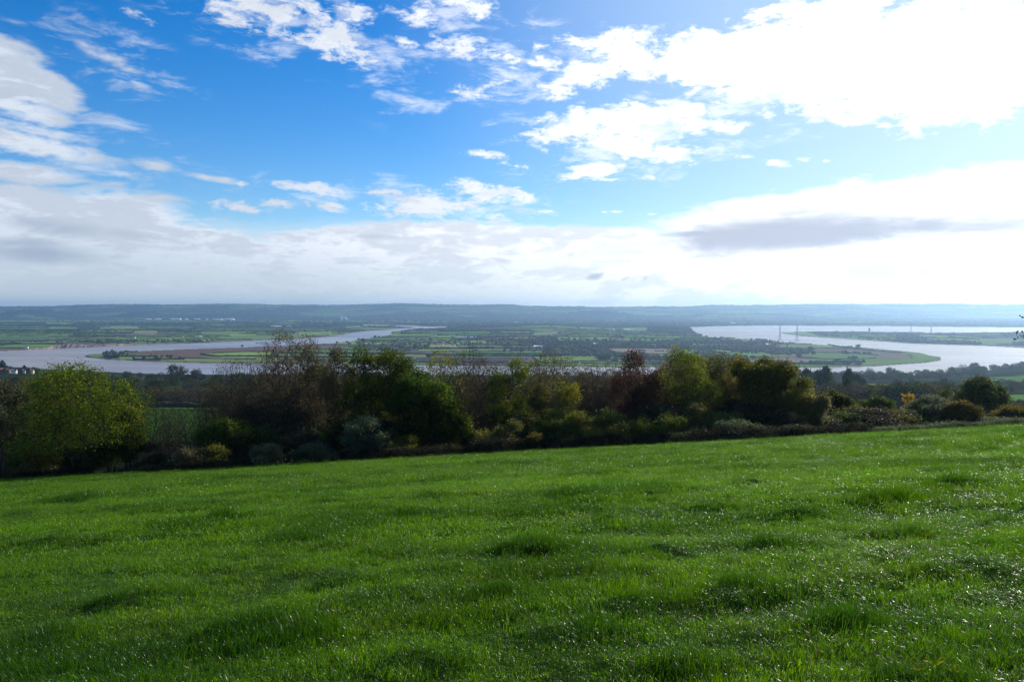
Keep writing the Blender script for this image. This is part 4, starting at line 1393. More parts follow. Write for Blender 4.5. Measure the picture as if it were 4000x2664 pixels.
def far_hedge_mesh(P3, w, h, seed):
    """lumpy hedge along a 3-D polyline"""
    P3 = np.asarray(P3, float)
    n = len(P3)
    d = np.gradient(P3[:, :2], axis=0)
    d /= np.maximum(np.hypot(*d.T), 1e-6)[:, None]
    nrm = np.stack([-d[:, 1], d[:, 0]], -1)
    hh = h * (0.55 + 0.9 * vnoise(P3[:, 0] / 9 + seed, P3[:, 1] / 9, seed))
    ww = w * (0.7 + 0.6 * vnoise(P3[:, 0] / 11, P3[:, 1] / 11 + seed, seed + 1))
    rows = []
    for (o, z) in [(-1, -.2), (-1.05, .5), (-.6, .95), (.55, 1.0), (1.05, .5), (1, -.2)]:
        r = np.empty((n, 3))
        r[:, :2] = P3[:, :2] + nrm * (o * ww * .5)[:, None]
        r[:, 2] = P3[:, 2] + z * hh
        rows.append(r)
    V = np.concatenate(rows)
    ii = np.arange(len(V)).reshape(len(rows), n)
    q = np.stack([ii[:-1, :-1], ii[:-1, 1:], ii[1:, 1:], ii[1:, :-1]], -1).reshape(-1, 4)
    caps = np.array([[ii[0, e], ii[1, e], ii[2, e], ii[3, e]] for e in (0, -1)] + [[ii[0, e], ii[3, e], ii[4, e], ii[5, e]] for e in (0, -1)])
    return V, np.concatenate([q, caps])


M_HEDGE = simple('hedge_foliage', (0.028, 0.038, 0.018), 0.95, 0.1, 0.12, 0.45)
M_WOODS = simple('distant_woodland', (0.032, 0.042, 0.022), 0.95, 0.1, 0.03, 0.45)
hp3 = [(a, b_, float(H(a, b_))) for a, b_ in pts]
V, q = far_hedge_mesh(hp3, 4, 3.0, 3)
tag(mesh_np('hedgerow', V, q, M_HEDGE), 'dark hedge crossing the green field seen through the gap on the left', 'hedge', 'hedges on the near slope')

# ================================================================== hedges and trees of the flood plain
def ground_z(x, y):
    return plain_h(x, y)


def on_land(x, y):
    px, py = to_px(x, y)
    m = inside(px, py, LAND_A) | inside(px, py, LAND_B) | inside(px, py, LAND_C)
    m &= inside(px, py - 2.2, LAND_A) | inside(px, py - 2.2, LAND_B) | inside(px, py - 2.2, LAND_C)
    m &= inside(px, py + 2.2, LAND_A) | inside(px, py + 2.2, LAND_B) | inside(px, py + 2.2, LAND_C)
    return m, px, py


OPEN2 = [f[0] for f in FIELDS]
segs_all = []
_r = np.random.default_rng(15)
for k in range(len(ROWS) - 1):
    y0, y1 = ROWS[k], ROWS[k + 1]
    if y0 > 9500:
        break
    cols = ROWCOLS[k]
    for j in range(len(cols) - 1):
        a, b_ = cols[j], cols[j + 1]
        if abs(a) > y0 * 0.75 + 900:
            continue
        for (p, q_) in (((a, y0), (b_, y0)), ((a, y0), (a, y1))):
            if _r.uniform() < (0.16 if p[1] == q_[1] else 0.3):
                continue
            ln = math.hypot(q_[0] - p[0], q_[1] - p[1])
            n = max(4, int(ln / 14))
            tt = np.linspace(0.02, 0.98, n)
            xx = p[0] + (q_[0] - p[0]) * tt
            yy = p[1] + (q_[1] - p[1]) * tt
            x, y = unwarp(xx, yy)
            m, px, py = on_land(x, y)
            for f_ in OPEN2:
                m &= ~inside(px, py, f_)
            if m.sum() < 4:
                continue
            # longest run on land
            run, best = [], []
            for t_, ok in enumerate(m):
                if ok:
                    run.append(t_)
                else:
                    if len(run) > len(best):
                        best = run
                    run = []
            if len(run) > len(best):
                best = run
            if len(best) < 4:
                continue
            x, y = x[best], y[best]
            segs_all.append((float(np.mean(y)), np.stack([x, y, ground_z(x, y) - .2], -1), float(np.mean(px))))


def px_line(pts, h=3.0, step=16):
    pts = np.array(pts, float)
    x, y = ground(pts[:, 0], pts[:, 1])
    L_ = np.concatenate([[0], np.cumsum(np.hypot(np.diff(x), np.diff(y)))])
    s = np.linspace(0, L_[-1], max(4, int(L_[-1] / step)))
    X_, Y_ = np.interp(s, L_, x), np.interp(s, L_, y)
    return np.stack([X_, Y_, ground_z(X_, Y_) - .2], -1)


traced = [
    ([(3178, 1364), (3330, 1365), (3420, 1374), (3518, 1381)], 3, 'long dark hedge through the brown strips near the right tip of the peninsula'),
    ([(3178, 1381), (3300, 1382), (3429, 1391)], 3, 'hedge below the long dark one near the right tip of the peninsula'),
    ([(3130, 1402), (3250, 1408), (3360, 1407), (3420, 1403)], 3, 'hedge below the green strip near the right tip of the peninsula'),
    ([(3000, 1424), (3195, 1422)], 4, 'low hedge along the meadow bank left of the river trees'),
    ([(3200, 1421), (3280, 1419), (3358, 1418)], 6, 'thick line of trees near the lower bank of the peninsula'),
    ([(3236, 1350), (3290, 1359), (3350, 1366)], 4, 'slanting hedge leading to the lone round tree on the upper bank'),
    ([(3050, 1346), (3120, 1345), (3170, 1347)], 3, 'short hedge on the upper bank of the peninsula'),
    ([(3550, 1388), (3568, 1395), (3560, 1403)], 3, 'curved hedge end nearest the right tip of the peninsula'),
    ([(2370, 1363), (2500, 1364), (2630, 1364)], 3, 'hedge along the top of the large tan field'),
    ([(2480, 1372), (2524, 1373)], 4, 'short dark strip of trees in the large tan field, left one'),
    ([(2557, 1374), (2594, 1375)], 4, 'short dark strip of trees in the large tan field, right one'),
    ([(2460, 1385), (2620, 1387)], 3, 'hedge along the bottom of the large tan field'),
    ([(1640, 1367), (1990, 1366)], 3, 'long straight hedge above the light green strip behind the oak'),
    ([(1640, 1377), (1990, 1375)], 3, 'long straight hedge below the light green strip behind the oak'),
    ([(1700, 1388), (2080, 1389)], 3, 'hedge above the dark ploughed field by the lower bank'),
    ([(2080, 1398), (2110, 1417)], 3, 'slanting hedge at the right end of the ploughed field'),
    ([(1420, 1333), (1600, 1334)], 3, 'first straight hedge right of the left river reach'),
    ([(1420, 1340), (1600, 1340)], 3, 'second straight hedge right of the left river reach'),
    ([(785, 1388), (830, 1394), (1000, 1396), (1100, 1397)], 4, 'dark hedge between the brown and the bright green field at the left'),
    ([(830, 1384), (950, 1378), (1100, 1376)], 3, 'hedge above the bright green field at the left'),
    ([(700, 1404), (820, 1405), (1000, 1408)], 2.5, 'faint hedge above the lower meadow at the left'),
    ([(2570, 1302), (2720, 1303)], 3, 'hedge at the foot of the dark wood by the far shore'),
    ([(3153, 1299), (3190, 1308), (3276, 1316)], 5, 'slanting line of trees near the tip of the far right peninsula'),
    ([(3100, 1298.5), (3212, 1297.5), (3395, 1299)], 2.5, 'hedge along the far bank of the right peninsula'),
    ([(3200, 1304), (3500, 1306)], 2.5, 'upper field hedge on the far right peninsula'),
    ([(3300, 1312), (3500, 1315)], 2.5, 'lower field hedge on the far right peninsula'),
    ([(3640, 1308), (3900, 1312)], 3, 'long hedge in the middle of the far right peninsula'),
    ([(1000, 1342), (1040, 1341)], 2.5, 'short hedge on the bank behind the tallest tree'),
]
HEDG = 'hedgerows of the river plain'
for i, (pts, hh, lab) in enumerate(traced):
    V, q = far_hedge_mesh(px_line(pts), 5 + hh * 0.6, hh, i)
    o = mesh_np('hedgerow', V, q, M_HEDGE)
    tag(o, lab, 'hedge', HEDG)
segs_all.sort(key=lambda s: s[0])
NEAR_H = 250
for i, (d, P3, mpx) in enumerate(segs_all[:NEAR_H]):
    V, q = far_hedge_mesh(P3, 5.5, 2.8 + 1.6 * (i * 37 % 10) / 10, i)
    o = mesh_np('hedgerow', V, q, M_HEDGE)
    side = 'left' if mpx < 1300 else 'middle' if mpx < 2600 else 'right'
    tag(o, 'thin dark hedge between fields in the %s of the river plain' % side, 'hedge', 'thin hedges in the %s of the river plain' % side)
VV, QQ, c0 = [], [], 0
for i, (d, P3, mpx) in enumerate(segs_all[NEAR_H:]):
    V, q = far_hedge_mesh(P3, 8, 4.0, i)
    VV.append(V)
    QQ.append(q + c0)
    c0 += len(V)
if VV:
    tag(mesh_np('distant_hedges', np.concatenate(VV), np.concatenate(QQ), M_HEDGE), 'web of distant dark hedges on the far river plain', 'hedges', kind='stuff')

# lumps of far trees
t_ = (1 + 5 ** .5) / 2
ICO = np.array([(-1, t_, 0), (1, t_, 0), (-1, -t_, 0), (1, -t_, 0), (0, -1, t_), (0, 1, t_), (0, -1, -t_), (0, 1, -t_), (t_, 0, -1), (t_, 0, 1), (-t_, 0, -1), (-t_, 0, 1)], float) / math.hypot(1, t_)
ICOF = np.array([(0, 11, 5), (0, 5, 1), (0, 1, 7), (0, 7, 10), (0, 10, 11), (1, 5, 9), (5, 11, 4), (11, 10, 2), (10, 7, 6), (7, 1, 8), (3, 9, 4), (3, 4, 2), (3, 2, 6), (3, 6, 8), (3, 8, 9), (4, 9, 5), (2, 4, 11), (6, 2, 10), (8, 6, 7), (9, 8, 1)])


def lumps(P, R, Hh, rgx, cols):
    n = len(P)
    V = ICO[None] * rgx.uniform(0.75, 1.25, (n, 12, 1))
    V = V * np.stack([R, R, Hh * .55], -1)[:, None] + P[:, None] + np.array([0, 0, 1])[None, None] * (Hh * .45)[:, None, None]
    Fq = ICOF[None] + (np.arange(n) * 12)[:, None, None]
    return V.reshape(-1, 3), Fq.reshape(-1, 3), np.repeat(cols, 12, axis=0)


M_LUMP, t, out = mat('far_tree_foliage')
b = pbsdf(t, 0.95, 0.1)
f = noise_node(t, 0.5, 3, 0.7)
g = t.nodes.new('ShaderNodeHueSaturation')
t.links.new(attr(t), g.inputs['Color'])
t.links.new(M(t, 'ADD', M(t, 'MULTIPLY', f, 1.2), 0.4), g.inputs['Value'])
t.links.new(g.outputs[0], b.inputs['Base Color'])
t.links.new(b.outputs[0], out.inputs[0])
TC = 1.45 * np.array([(0.035, 0.048, 0.022), (0.045, 0.055, 0.025), (0.065, 0.055, 0.032), (0.028, 0.038, 0.02), (0.085, 0.07, 0.032), (0.055, 0.05, 0.04)])

# single trees of the nearer plain: real crowns of leaf clumps on a trunk
def plain_tree(seed, pal):
    rg2 = np.random.default_rng(seed)
    root = empty('field_tree', (0, 0, 0), 'x', 'tree')
    T = crown_points(rg2, 60, 4.5, 4.5, 1.5, 10.0, rough=.3, top=.5, hollow=.6)
    A = np.concatenate([[(0, 0, -.5), (0, 0, 3), (0.3, 0, 6)], T])
    par = np.array([-1, 0, 1] + [1 + (i % 2) for i in range(len(T))])
    V, Fq, r = wood_mesh(A, par, 0.08, 0.35)
    mesh_np('trunk', V, Fq, M_BARK, parent=root)
    V, Fq, C = leaf_mesh(rg2, T, 5, 0.8, 2.2, PAL[pal], patch=6)
    mesh_np('crown', V, Fq, M_FARLEAF, C, parent=root)
    return root


PT = [plain_tree(1200, 'oak'), plain_tree(1201, 'olive'), plain_tree(1202, 'brown'), plain_tree(1203, 'oak')]
pt_used = set()
PTN = ['dark green', 'olive', 'brown', 'dark rounded']


def put_plain(k, x, y, h, label, group, w=1.0):
    z = float(ground_z(np.array(x), np.array(y))) - .2
    s = h / 10.0
    if k not in pt_used:
        pt_used.add(k)
        o = PT[k]
        o.location = (x, y, z)
        o.scale = (s * w, s * w, s)
        tag(o, label, 'tree', group)
        return
    dup(PT[k], (x, y, z), RNG.uniform(0, 6), (s * w, s * w, s), label, group)


for (px, py, h, k, lab) in [
    (3351, 1366, 17, 3, 'lone round tree on the upper bank near the right tip of the peninsula'),
    (3166, 1378, 20, 1, 'big round tree left of the brown strips of the peninsula'),
    (3121, 1403, 15, 0, 'tree above the tan field behind the conifers'),
    (3043, 1424, 11, 0, 'small tree on the lower bank hedge, left one'),
    (3131, 1424, 9, 0, 'small tree on the lower bank hedge, right one'),
    (1419, 1339, 17, 3, 'dark round tree close to the left river reach behind the oak'),
    (1465, 1322, 14, 0, 'clump tree on the inner bank of the left river reach'),
    (1480, 1323, 12, 1, 'lower clump tree on the inner bank of the left river reach'),
    (1622, 1366, 15, 3, 'tall dark tree beside the straight hedges behind the oak'),
    (1676, 1403, 16, 0, 'broad dark tree above the lower reach, behind the oak'),
    (1699, 1391, 12, 1, 'tree left of the tall bare tree, on the plain'),
    (2275, 1344, 14, 2, 'brown tree beside the pale farm roof in the middle of the plain'),
    (2505, 1392, 14, 0, 'dark tree at the foot of the large tan field'),
    (1325, 1374, 12, 0, 'small dark round tree behind the dark brown narrow tree'),
    (946, 1358, 9, 0, 'tiny tree on the brown field bank at the left'),
]:
    x, y = ground(px, py)
    put_plain(k, float(x), float(y), h, lab, 'single trees of the river plain', 1.1)

# woods traced on the plain, then trees strung along the hedges
cand = []
_r = np.random.default_rng(31)
for wi, poly in enumerate(WOODS):
    xs, ys = [p[0] for p in poly], [p[1] for p in poly]
    n = int((max(xs) - min(xs)) * (max(ys) - min(ys)) / 16.0)
    a = _r.uniform(min(xs), max(xs), n)
    b2 = _r.uniform(min(ys), max(ys), n)
    ok = inside(a, b2, poly)
    x, y = ground(a[ok], b2[ok])
    for u_, v_ in zip(x, y):
        cand.append((u_, v_, _r.uniform(8, 13), 1))
for (d, P3, mpx) in segs_all:
    n = max(1, int(len(P3) * (0.42 if d < 6000 else 0.5)))
    for k in _r.integers(0, len(P3), n):
        if vnoise(P3[k, 0] / 500, P3[k, 1] / 500, 91) > 0.55:
            cand.append((P3[k, 0] + _r.normal(0, 5), P3[k, 1] + _r.normal(0, 8), _r.uniform(5, 11), 0))
for line in ([(459, 1375), (560, 1370), (722, 1361)], [(463, 1392), (560, 1399), (688, 1403)], [(2743, 1313), (2870, 1322), (3000, 1333), (3060, 1340)], [(1255, 1344), (1300, 1342), (1366, 1334)]):
    P3 = px_line(line, step=22)
    for p in P3:
        cand.append((p[0] + _r.normal(0, 6), p[1] + abs(_r.normal(12, 14)), _r.uniform(5, 10), 1))
# loose trees over the plain where the pattern thickens
m_px = _r.uniform(-600, 4600, 16000)
m_py = 1250 + 180 * _r.uniform(0, 1, 16000) ** 1.5
x, y = ground(m_px, m_py)
m, _a, _b = on_land(x, y)
wn = fnoise(x / 900 + 3, y / 650, 4, 61)
m &= (wn > 0.625 - smooth(6500, 9000, y) * 0.14)
for f_ in OPEN2:
    m &= ~inside(m_px, m_py, f_)
for u_, v_ in zip(x[m], y[m]):
    cand.append((u_, v_, _r.uniform(6, 12), 0))
cand = np.array(cand)
m, px, py = on_land(cand[:, 0], cand[:, 1])
cand = cand[m]
px = px[m]
o_ = np.argsort(cand[:, 1])
cand, px = cand[o_], px[o_]
NI = 280
for i in range(NI):
    k = int(i * 7 % 4)
    side = 'left' if px[i] < 1300 else 'middle' if px[i] < 2600 else 'right'
    put_plain(k, float(cand[i, 0]), float(cand[i, 1]), float(cand[i, 2]), PTN[k] + ' tree among the hedges in the %s of the river plain' % side, 'hedge trees in the %s of the river plain' % side, 1.15)
rest = cand[NI:]
rest = np.concatenate([rest[:, :3]])
P = np.stack([rest[:, 0], rest[:, 1], ground_z(rest[:, 0], rest[:, 1]) - 1.0], -1)
# each crown is several smaller lumps
nl = 4
Pm = np.repeat(P, nl, axis=0) + _r.normal(0, 1, (len(P) * nl, 3)) * np.array([3.2, 3.2, 0.8])
hh = np.repeat(rest[:, 2], nl) * _r.uniform(.55, 1.1, len(Pm))
cc = np.repeat(TC[_r.integers(0, len(TC), len(P))], nl, axis=0) * _r.uniform(.8, 1.2, (len(Pm), 1))
V, Fq, Cc = lumps(Pm, hh * _r.uniform(.3, .5, len(Pm)), hh, _r, cc)
tag(mesh_np('distant_trees', V, Fq, M_LUMP, Cc), 'countless far-off trees and copses over the river plain', 'trees', kind='stuff')

# woods of the far plain and the escarpment
n = 26000
a = _r.uniform(-1300, 5300, n)
dd = 7200 + (16400 - 7200) * _r.uniform(0, 1, n) ** 0.9
x = (a - 2000) / F * dd
i_d = np.clip(np.searchsorted(hd, dd) - 1, 0, len(hd) - 2)
i_p = np.clip(((a + 1500) / 9).astype(int), 0, len(hp) - 2)
zz = np.where(dd > 11100, HZ[i_d, i_p], 3.0)
isw = hillwood[i_d, i_p]
m, _p, _q = on_land(x, dd)
wl = fnoise(x / 900 + 3, dd / 650, 4, 61) > 0.50
sel = np.where(dd > 11150, isw | (_r.uniform(0, 1, n) < .16), m & wl)
P = np.stack([x, dd, zz - 1], -1)[sel]
hh = _r.uniform(8, 15, len(P))
V, Fq, Cc = lumps(P, hh * _r.uniform(.8, 2.4, len(P)), hh, _r, TC[_r.integers(0, 4, len(P))] * .9)
tag(mesh_np('escarpment_woods', V, Fq, M_LUMP, Cc), 'hazy woods on the far plain and the blue escarpment', 'woods', kind='stuff')

# ================================================================== buildings
def boxes(lst):
    """list of (x0,x1,y0,y1,z0,z1)"""
    V, Q = [], []
    for (x0, x1, y0, y1, z0, z1) in lst:
        b0 = len(V)
        V += [(x0, y0, z0), (x1, y0, z0), (x1, y1, z0), (x0, y1, z0), (x0, y0, z1), (x1, y0, z1), (x1, y1, z1), (x0, y1, z1)]
        Q += [(b0, b0 + 1, b0 + 5, b0 + 4), (b0 + 1, b0 + 2, b0 + 6, b0 + 5), (b0 + 2, b0 + 3, b0 + 7, b0 + 6), (b0 + 3, b0, b0 + 4, b0 + 7), (b0 + 4, b0 + 5, b0 + 6, b0 + 7), (b0 + 3, b0 + 2, b0 + 1, b0)]
    return np.array(V, float), np.array(Q)


def house(name, label, cat, group, loc, w, dp, h, rh, wall, roof, rz=0.0, chimney=True, windows=True):
    root = empty(name, loc, label, cat, group, rz)
    x, y = w / 2, dp / 2
    V = np.array([(-x, -y, -1), (x, -y, -1), (x, y, -1), (-x, y, -1), (-x, -y, h), (x, -y, h), (x, y, h), (-x, y, h), (-x, 0, h + rh), (x, 0, h + rh)], float)
    mesh_np('wall', V, [np.array([(0, 1, 5, 4), (2, 3, 7, 6), (1, 2, 6, 5), (3, 0, 4, 7)]), np.array([(5, 6, 9), (7, 4, 8)])], wall, parent=root)
    e, tk = 0.5, 0.35
    R = np.array([(-x - e, -y - e, h - .3), (x + e, -y - e, h - .3), (x + e, 0, h + rh + .1), (-x - e, 0, h + rh + .1), (x + e, y + e, h - .3), (-x - e, y + e, h - .3)], float)
    V = np.concatenate([R, R + (0, 0, tk)])
    mesh_np('roof', V, np.array([(0, 1, 2, 3), (3, 2, 4, 5), (6, 7, 8, 9), (9, 8, 10, 11), (0, 6, 7, 1), (4, 10, 11, 5), (1, 7, 8, 2), (2, 8, 10, 4), (0, 3, 9, 6), (3, 5, 11, 9)]), roof, parent=root)
    if chimney:
        V, Q = boxes([(x * .6, x * .6 + .9, -.45, .45, h + rh * .5, h + rh + 1.4)])
        mesh_np('chimney', V, Q, M_BRICK, parent=root)
    if windows:
        n = max(2, int(w / 3.2))
        for fl in range(2 if h > 4.5 else 1):
            for i in range(n):
                cx = -x + (i + .5) * w / n
                V, Q = boxes([(cx - .5, cx + .5, -y - .06, -y + .05, .9 + fl * 2.6, 2.2 + fl * 2.6)])
                mesh_np('window', V, Q, M_DARK, parent=root)
    return root


def at(px, py, z=4.0):
    x, y = ground(px, py, z)
    return float(x), float(y), z


# village at the lower left
for (px, d, w, wall, roof, rz, lab) in [
    (51, 1560, 13, M_WHITE, M_SLATE, 0.3, 'white house catching the light in the village at the far left'),
    (28, 1575, 8, M_BRICK, M_SLATE, -0.2, 'brick house left of the bright white one in the village'),
    (90, 1590, 7, M_CREAM, M_SLATE, 0.5, 'small cream house right of the bright white one in the village'),
    (121, 1580, 8, M_CREAM, M_TILE, 0.1, 'cream house at the right end of the village row'),
    (8, 1600, 12, M_BRICK, M_TILE, 0.2, 'red brick house at the left end of the village row'),
]:
    x = (px - 2000) / F * d
    z = float(H(x, d))
    house('village_house', lab, 'house', 'houses of the riverside village', (x, d, z + 2.5), w * .7, 7, 5.0, 3.0, wall, roof, rz)

# farms and buildings on the plain
for (px, py, w, h, rh, wall, roof, rz, lab) in [
    (102, 1361, 16, 6, 4, M_WHITE, M_SLATE, .2, 'white house on the far shore left of the red cliff'),
    (276, 1293, 18, 7, 5, M_WHITE, M_SLATE, .2, 'lone white house among the far fields at the left'),
    (524, 1322, 17, 6, 4, M_WHITE, M_SLATE, -.2, 'white cottage behind the far bank, left part'),
    (766, 1317, 18, 6, 4, M_WHITE, M_TILE, .1, 'white house left in a farm group behind the far bank'),
    (784, 1318, 14, 5, 3.5, M_CREAM, M_SHEET, -.1, 'pale barn right in a farm group behind the far bank'),
    (1737, 1345, 16, 6, 4, M_BRICK, M_TILE, .2, 'reddish farmhouse left in the hamlet of the plain'),
    (1728, 1347, 13, 5, 4, M_CREAM, M_TILE, -.3, 'cream cottage beside the reddish farmhouse'),
    (1813, 1343, 15, 6, 4, M_WHITE, M_SLATE, .1, 'white cottage right in the hamlet of the plain'),
    (1770, 1348, 13, 5, 4, M_BRICK, M_SLATE, .4, 'small brick house in the middle of the hamlet'),
    (2089, 1330, 14, 8, 4, M_WHITE, M_SLATE, .1, 'tall white house beside the copse in the centre of the plain'),
    (2135, 1286, 16, 8, 4, M_WHITE, M_SLATE, .1, 'white house on the low green hill of the plain'),
    (3007, 1351, 16, 5, 4, M_WHITE, M_SLATE, .2, 'white house among poplars near the upper bank, right'),
    (3037, 1362, 9, 6, 4, M_CREAM, M_TILE, .2, 'cream house by the poplars near the tan field'),
    (3881, 1313, 20, 8, 5, M_WHITE, M_TILE, .1, 'white farmhouse with a red roof on the far right peninsula'),
    (3893, 1314, 12, 6, 4, M_WHITE, M_SLATE, .1, 'small white outbuilding right of the red-roofed farmhouse'),
]:
    house('farmhouse', lab, 'house', 'houses of the river plain', at(px, py), w, 9, h, rh, wall, roof, rz, windows=False)
for (px, py, w, lab) in [
    (2102, 1357, 38, 'long pale barn roof left of the copse in the middle of the plain'),
    (2327, 1347, 24, 'pale barn beside the brown tree in the middle of the plain'),
    (2392, 1290, 42, 'bright barn in the distant green fields, left one'),
    (2456, 1290, 78, 'long grey barn in the distant green fields, right one'),
    (2998, 1349, 14, 'pale shed at the right end of the wooded strip'),
    (1098, 1276, 170, 'long pale glasshouse roof beyond the left river reach'),
    (2866, 1264, 50, 'white shed on the dark far shore, left one'),
    (2884, 1263, 60, 'white shed on the dark far shore, right one'),
]:
    house('farm_barn', lab, 'barn', 'barns of the river plain', at(px, py), w, 14, 5, 3, M_SHEET if w != 78 else M_STEEL, M_SHEET, 0.08, False, False)
for i in range(9):
    house('white_caravan', ['white caravan in the row left of the centre of the plain'][0], 'caravan', 'row of white caravans in the fields', at(1785 + i * 9, 1318.5 + (i % 2) * .4), 12, 5, 4.0, 0.8, M_WHITE, M_SHEET, 0.1 * (i % 3), False, False)


# industrial estate below the escarpment
def far_spot(px, d):
    return (px - 2000) / F * d, d


for i, (a, b_, d, h, lab) in enumerate([
    (571, 590, 11350, 15, 'leftmost white warehouse of the distant industrial estate'),
    (606, 627, 11400, 15, 'second white warehouse from the left in the distant industrial estate'),
    (668, 680, 11450, 19, 'small tall white warehouse in the distant industrial estate'),
    (682, 706, 11350, 17, 'wide white warehouse in the middle of the distant industrial estate'),
    (722, 733, 11350, 13, 'narrow white warehouse in the distant industrial estate'),
    (759, 781, 11400, 14, 'white warehouse right of the middle of the distant industrial estate'),
    (831, 871, 11150, 15, 'long white warehouse towards the right of the distant industrial estate'),
    (878, 914, 11200, 20, 'rightmost and brightest white warehouse of the distant industrial estate'),
    (806, 814, 11300, 11, 'tiny white shed between the distant warehouses'),
]):
    x0, _ = far_spot(a, d)
    x1, _ = far_spot(b_, d)
    root = empty('warehouse', ((x0 + x1) / 2, d, 3.0), lab, 'warehouse', 'white warehouses of the distant industrial estate')
    w = (x1 - x0) / 2
    V, Q = boxes([(-w, w, -30, 30, -1, h)])
    mesh_np('wall', V, Q, M_WHITE, parent=root)
    V = np.array([(-w - 1, -31, h + .05), (w + 1, -31, h + .05), (w + 1, 0, h + 6), (-w - 1, 0, h + 6), (w + 1, 31, h + .05), (-w - 1, 31, h + .05)], float)
    mesh_np('roof', V, [np.array([(0, 1, 2, 3), (3, 2, 4, 5)]), np.array([(1, 4, 2), (0, 3, 5)])], M_SHEET, parent=root)


def cyl(r, z0, z1, n=16, cx=0, cy=0):
    a = np.arange(n) / n * 2 * math.pi
    V = np.concatenate([np.stack([cx + r * np.cos(a), cy + r * np.sin(a), np.full(n, z0)], -1), np.stack([cx + r * np.cos(a), cy + r * np.sin(a), np.full(n, z1)], -1), [[cx, cy, z1 + r * .25]]])
    Q = np.array([(i, (i + 1) % n, n + (i + 1) % n, n + i) for i in range(n)])
    T = np.array([(n + i, n + (i + 1) % n, 2 * n) for i in range(n)])
    return V, Q, T


fx, fy = far_spot(1334, 11200)
for (px, r, h, m, lab) in [(1332, 6, 50, M_WHITE, 'white silo, left of a pair at the distant mill'), (1338, 8, 54, M_GREENISH, 'pale green silo, right of a pair at the distant mill')]:
    x, y = far_spot(px, 11200)
    root = empty('silo', (x, y, 3), lab, 'silo', 'silos of the distant mill')
    V, Q, T = cyl(r, -1, h)
    mesh_np('shell', V, [Q, T], m, parent=root)
    V, Q = boxes([(-r * .5, r * .5, -1, 1, h + r * .26, h + 5)])
    mesh_np('hoist', V, Q, M_STEEL, parent=root)
x, y = far_spot(1350, 11200)
root = empty('mill_building', (x, y, 3), 'white tower block of the distant mill with a low wing on its right', 'mill')
V, Q = boxes([(-13, 8, -12, 12, -1, 46), (8.01, 26, -10, 10, -1, 30), (26.01, 62, -10, 10, -1, 14)])
mesh_np('wall', V, Q, M_WHITE, parent=root)
V, Q = boxes([(-13.5, 8.4, -12.5, 12.5, 46.02, 47.5), (8.5, 26.5, -10.5, 10.5, 30.02, 31), (26.6, 63, -10.5, 10.5, 14.02, 15)])
mesh_np('roof', V, Q, M_SHEET, parent=root)


# ================================================================== pylons
def bars(lst, w):
    """square bars between point pairs"""
    A, par = [], []
    for p, q_ in lst:
        A += [p, q_]
        par += [-1, len(A) - 2]
    A = np.array(A, float)
    par = np.array(par)
    e = np.where(par >= 0)[0]
    p0, p1 = A[par[e]], A[e]
    d = p1 - p0
    d /= np.linalg.norm(d, axis=1)[:, None]
    ref = np.where(np.abs(d[:, 2:3]) > .9, np.array([[1., 0, 0]]), np.array([[0, 0, 1.]]))
    u = np.cross(d, ref)
    u /= np.linalg.norm(u, axis=1)[:, None]
    v = np.cross(d, u)
    V = np.zeros((len(e), 8, 3))
    for k, (a, b_) in enumerate([(1, 1), (-1, 1), (-1, -1), (1, -1)]):
        V[:, k] = p0 + (u * a + v * b_) * w / 2
        V[:, 4 + k] = p1 + (u * a + v * b_) * w / 2
    base = (np.arange(len(e)) * 8)[:, None]
    Q = np.concatenate([base + np.array([[k, (k + 1) % 4, 4 + (k + 1) % 4, 4 + k]]) for k in range(4)])
    return V.reshape(-1, 3), Q


def pylon(px, d, top_py, label, w=0.4, group='river crossing pylons'):
    x = (px - 2000) / F * d
    z = 3.0
    h = ztop(px, top_py, d) - z
    root = empty('pylon', (x, d, z), label, 'pylon', group, 0.35)
    hb, hw_, ht = h * .105, h * .028, h * .012
    lv = [0, .13, .25, .36, .46, .55, .63, .70, .76, .82, .88, .94, 1.0]

    def half(k):
        return hb + (hw_ - hb) * (k / .5) ** .8 if k < .5 else hw_ + (ht - hw_) * (k - .5) / .5
    cn = [(-1, -1), (1, -1), (1, 1), (-1, 1)]
    for c in cn:
        V, Q = bars([((c[0] * half(a), c[1] * half(a), a * h), (c[0] * half(b_), c[1] * half(b_), b_ * h)) for a, b_ in zip(lv[:-1], lv[1:])], w * 1.25)
        mesh_np('leg', V, Q, M_STEEL, parent=root)
    L_ = []
    for a, b_ in zip(lv[:-1], lv[1:]):
        for k in range(4):
            c0_, c1_ = cn[k], cn[(k + 1) % 4]
            L_.append(((c0_[0] * half(a), c0_[1] * half(a), a * h), (c1_[0] * half(b_), c1_[1] * half(b_), b_ * h)))
            L_.append(((c1_[0] * half(a), c1_[1] * half(a), a * h), (c0_[0] * half(b_), c0_[1] * half(b_), b_ * h)))
            L_.append(((c0_[0] * half(b_), c0_[1] * half(b_), b_ * h), (c1_[0] * half(b_), c1_[1] * half(b_), b_ * h)))
    V, Q = bars(L_, w * .7)
    mesh_np('bracing', V, Q, M_STEEL, parent=root)
    for k, ln in ((.76, .075), (.86, .085), (.95, .065)):
        for s in (-1, 1):
            V, Q = bars([((s * half(k), 0, k * h), (s * ln * h, 0, k * h + .3)), ((s * half(k), 0, k * h + h * .025), (s * ln * h, 0, k * h + .3)),
                         ((s * half(k), half(k), k * h), (s * ln * h, 0, k * h)), ((s * half(k), -half(k), k * h), (s * ln * h, 0, k * h))], w * .8)
            mesh_np('cross_arm', V, Q, M_STEEL, parent=root)
    return root


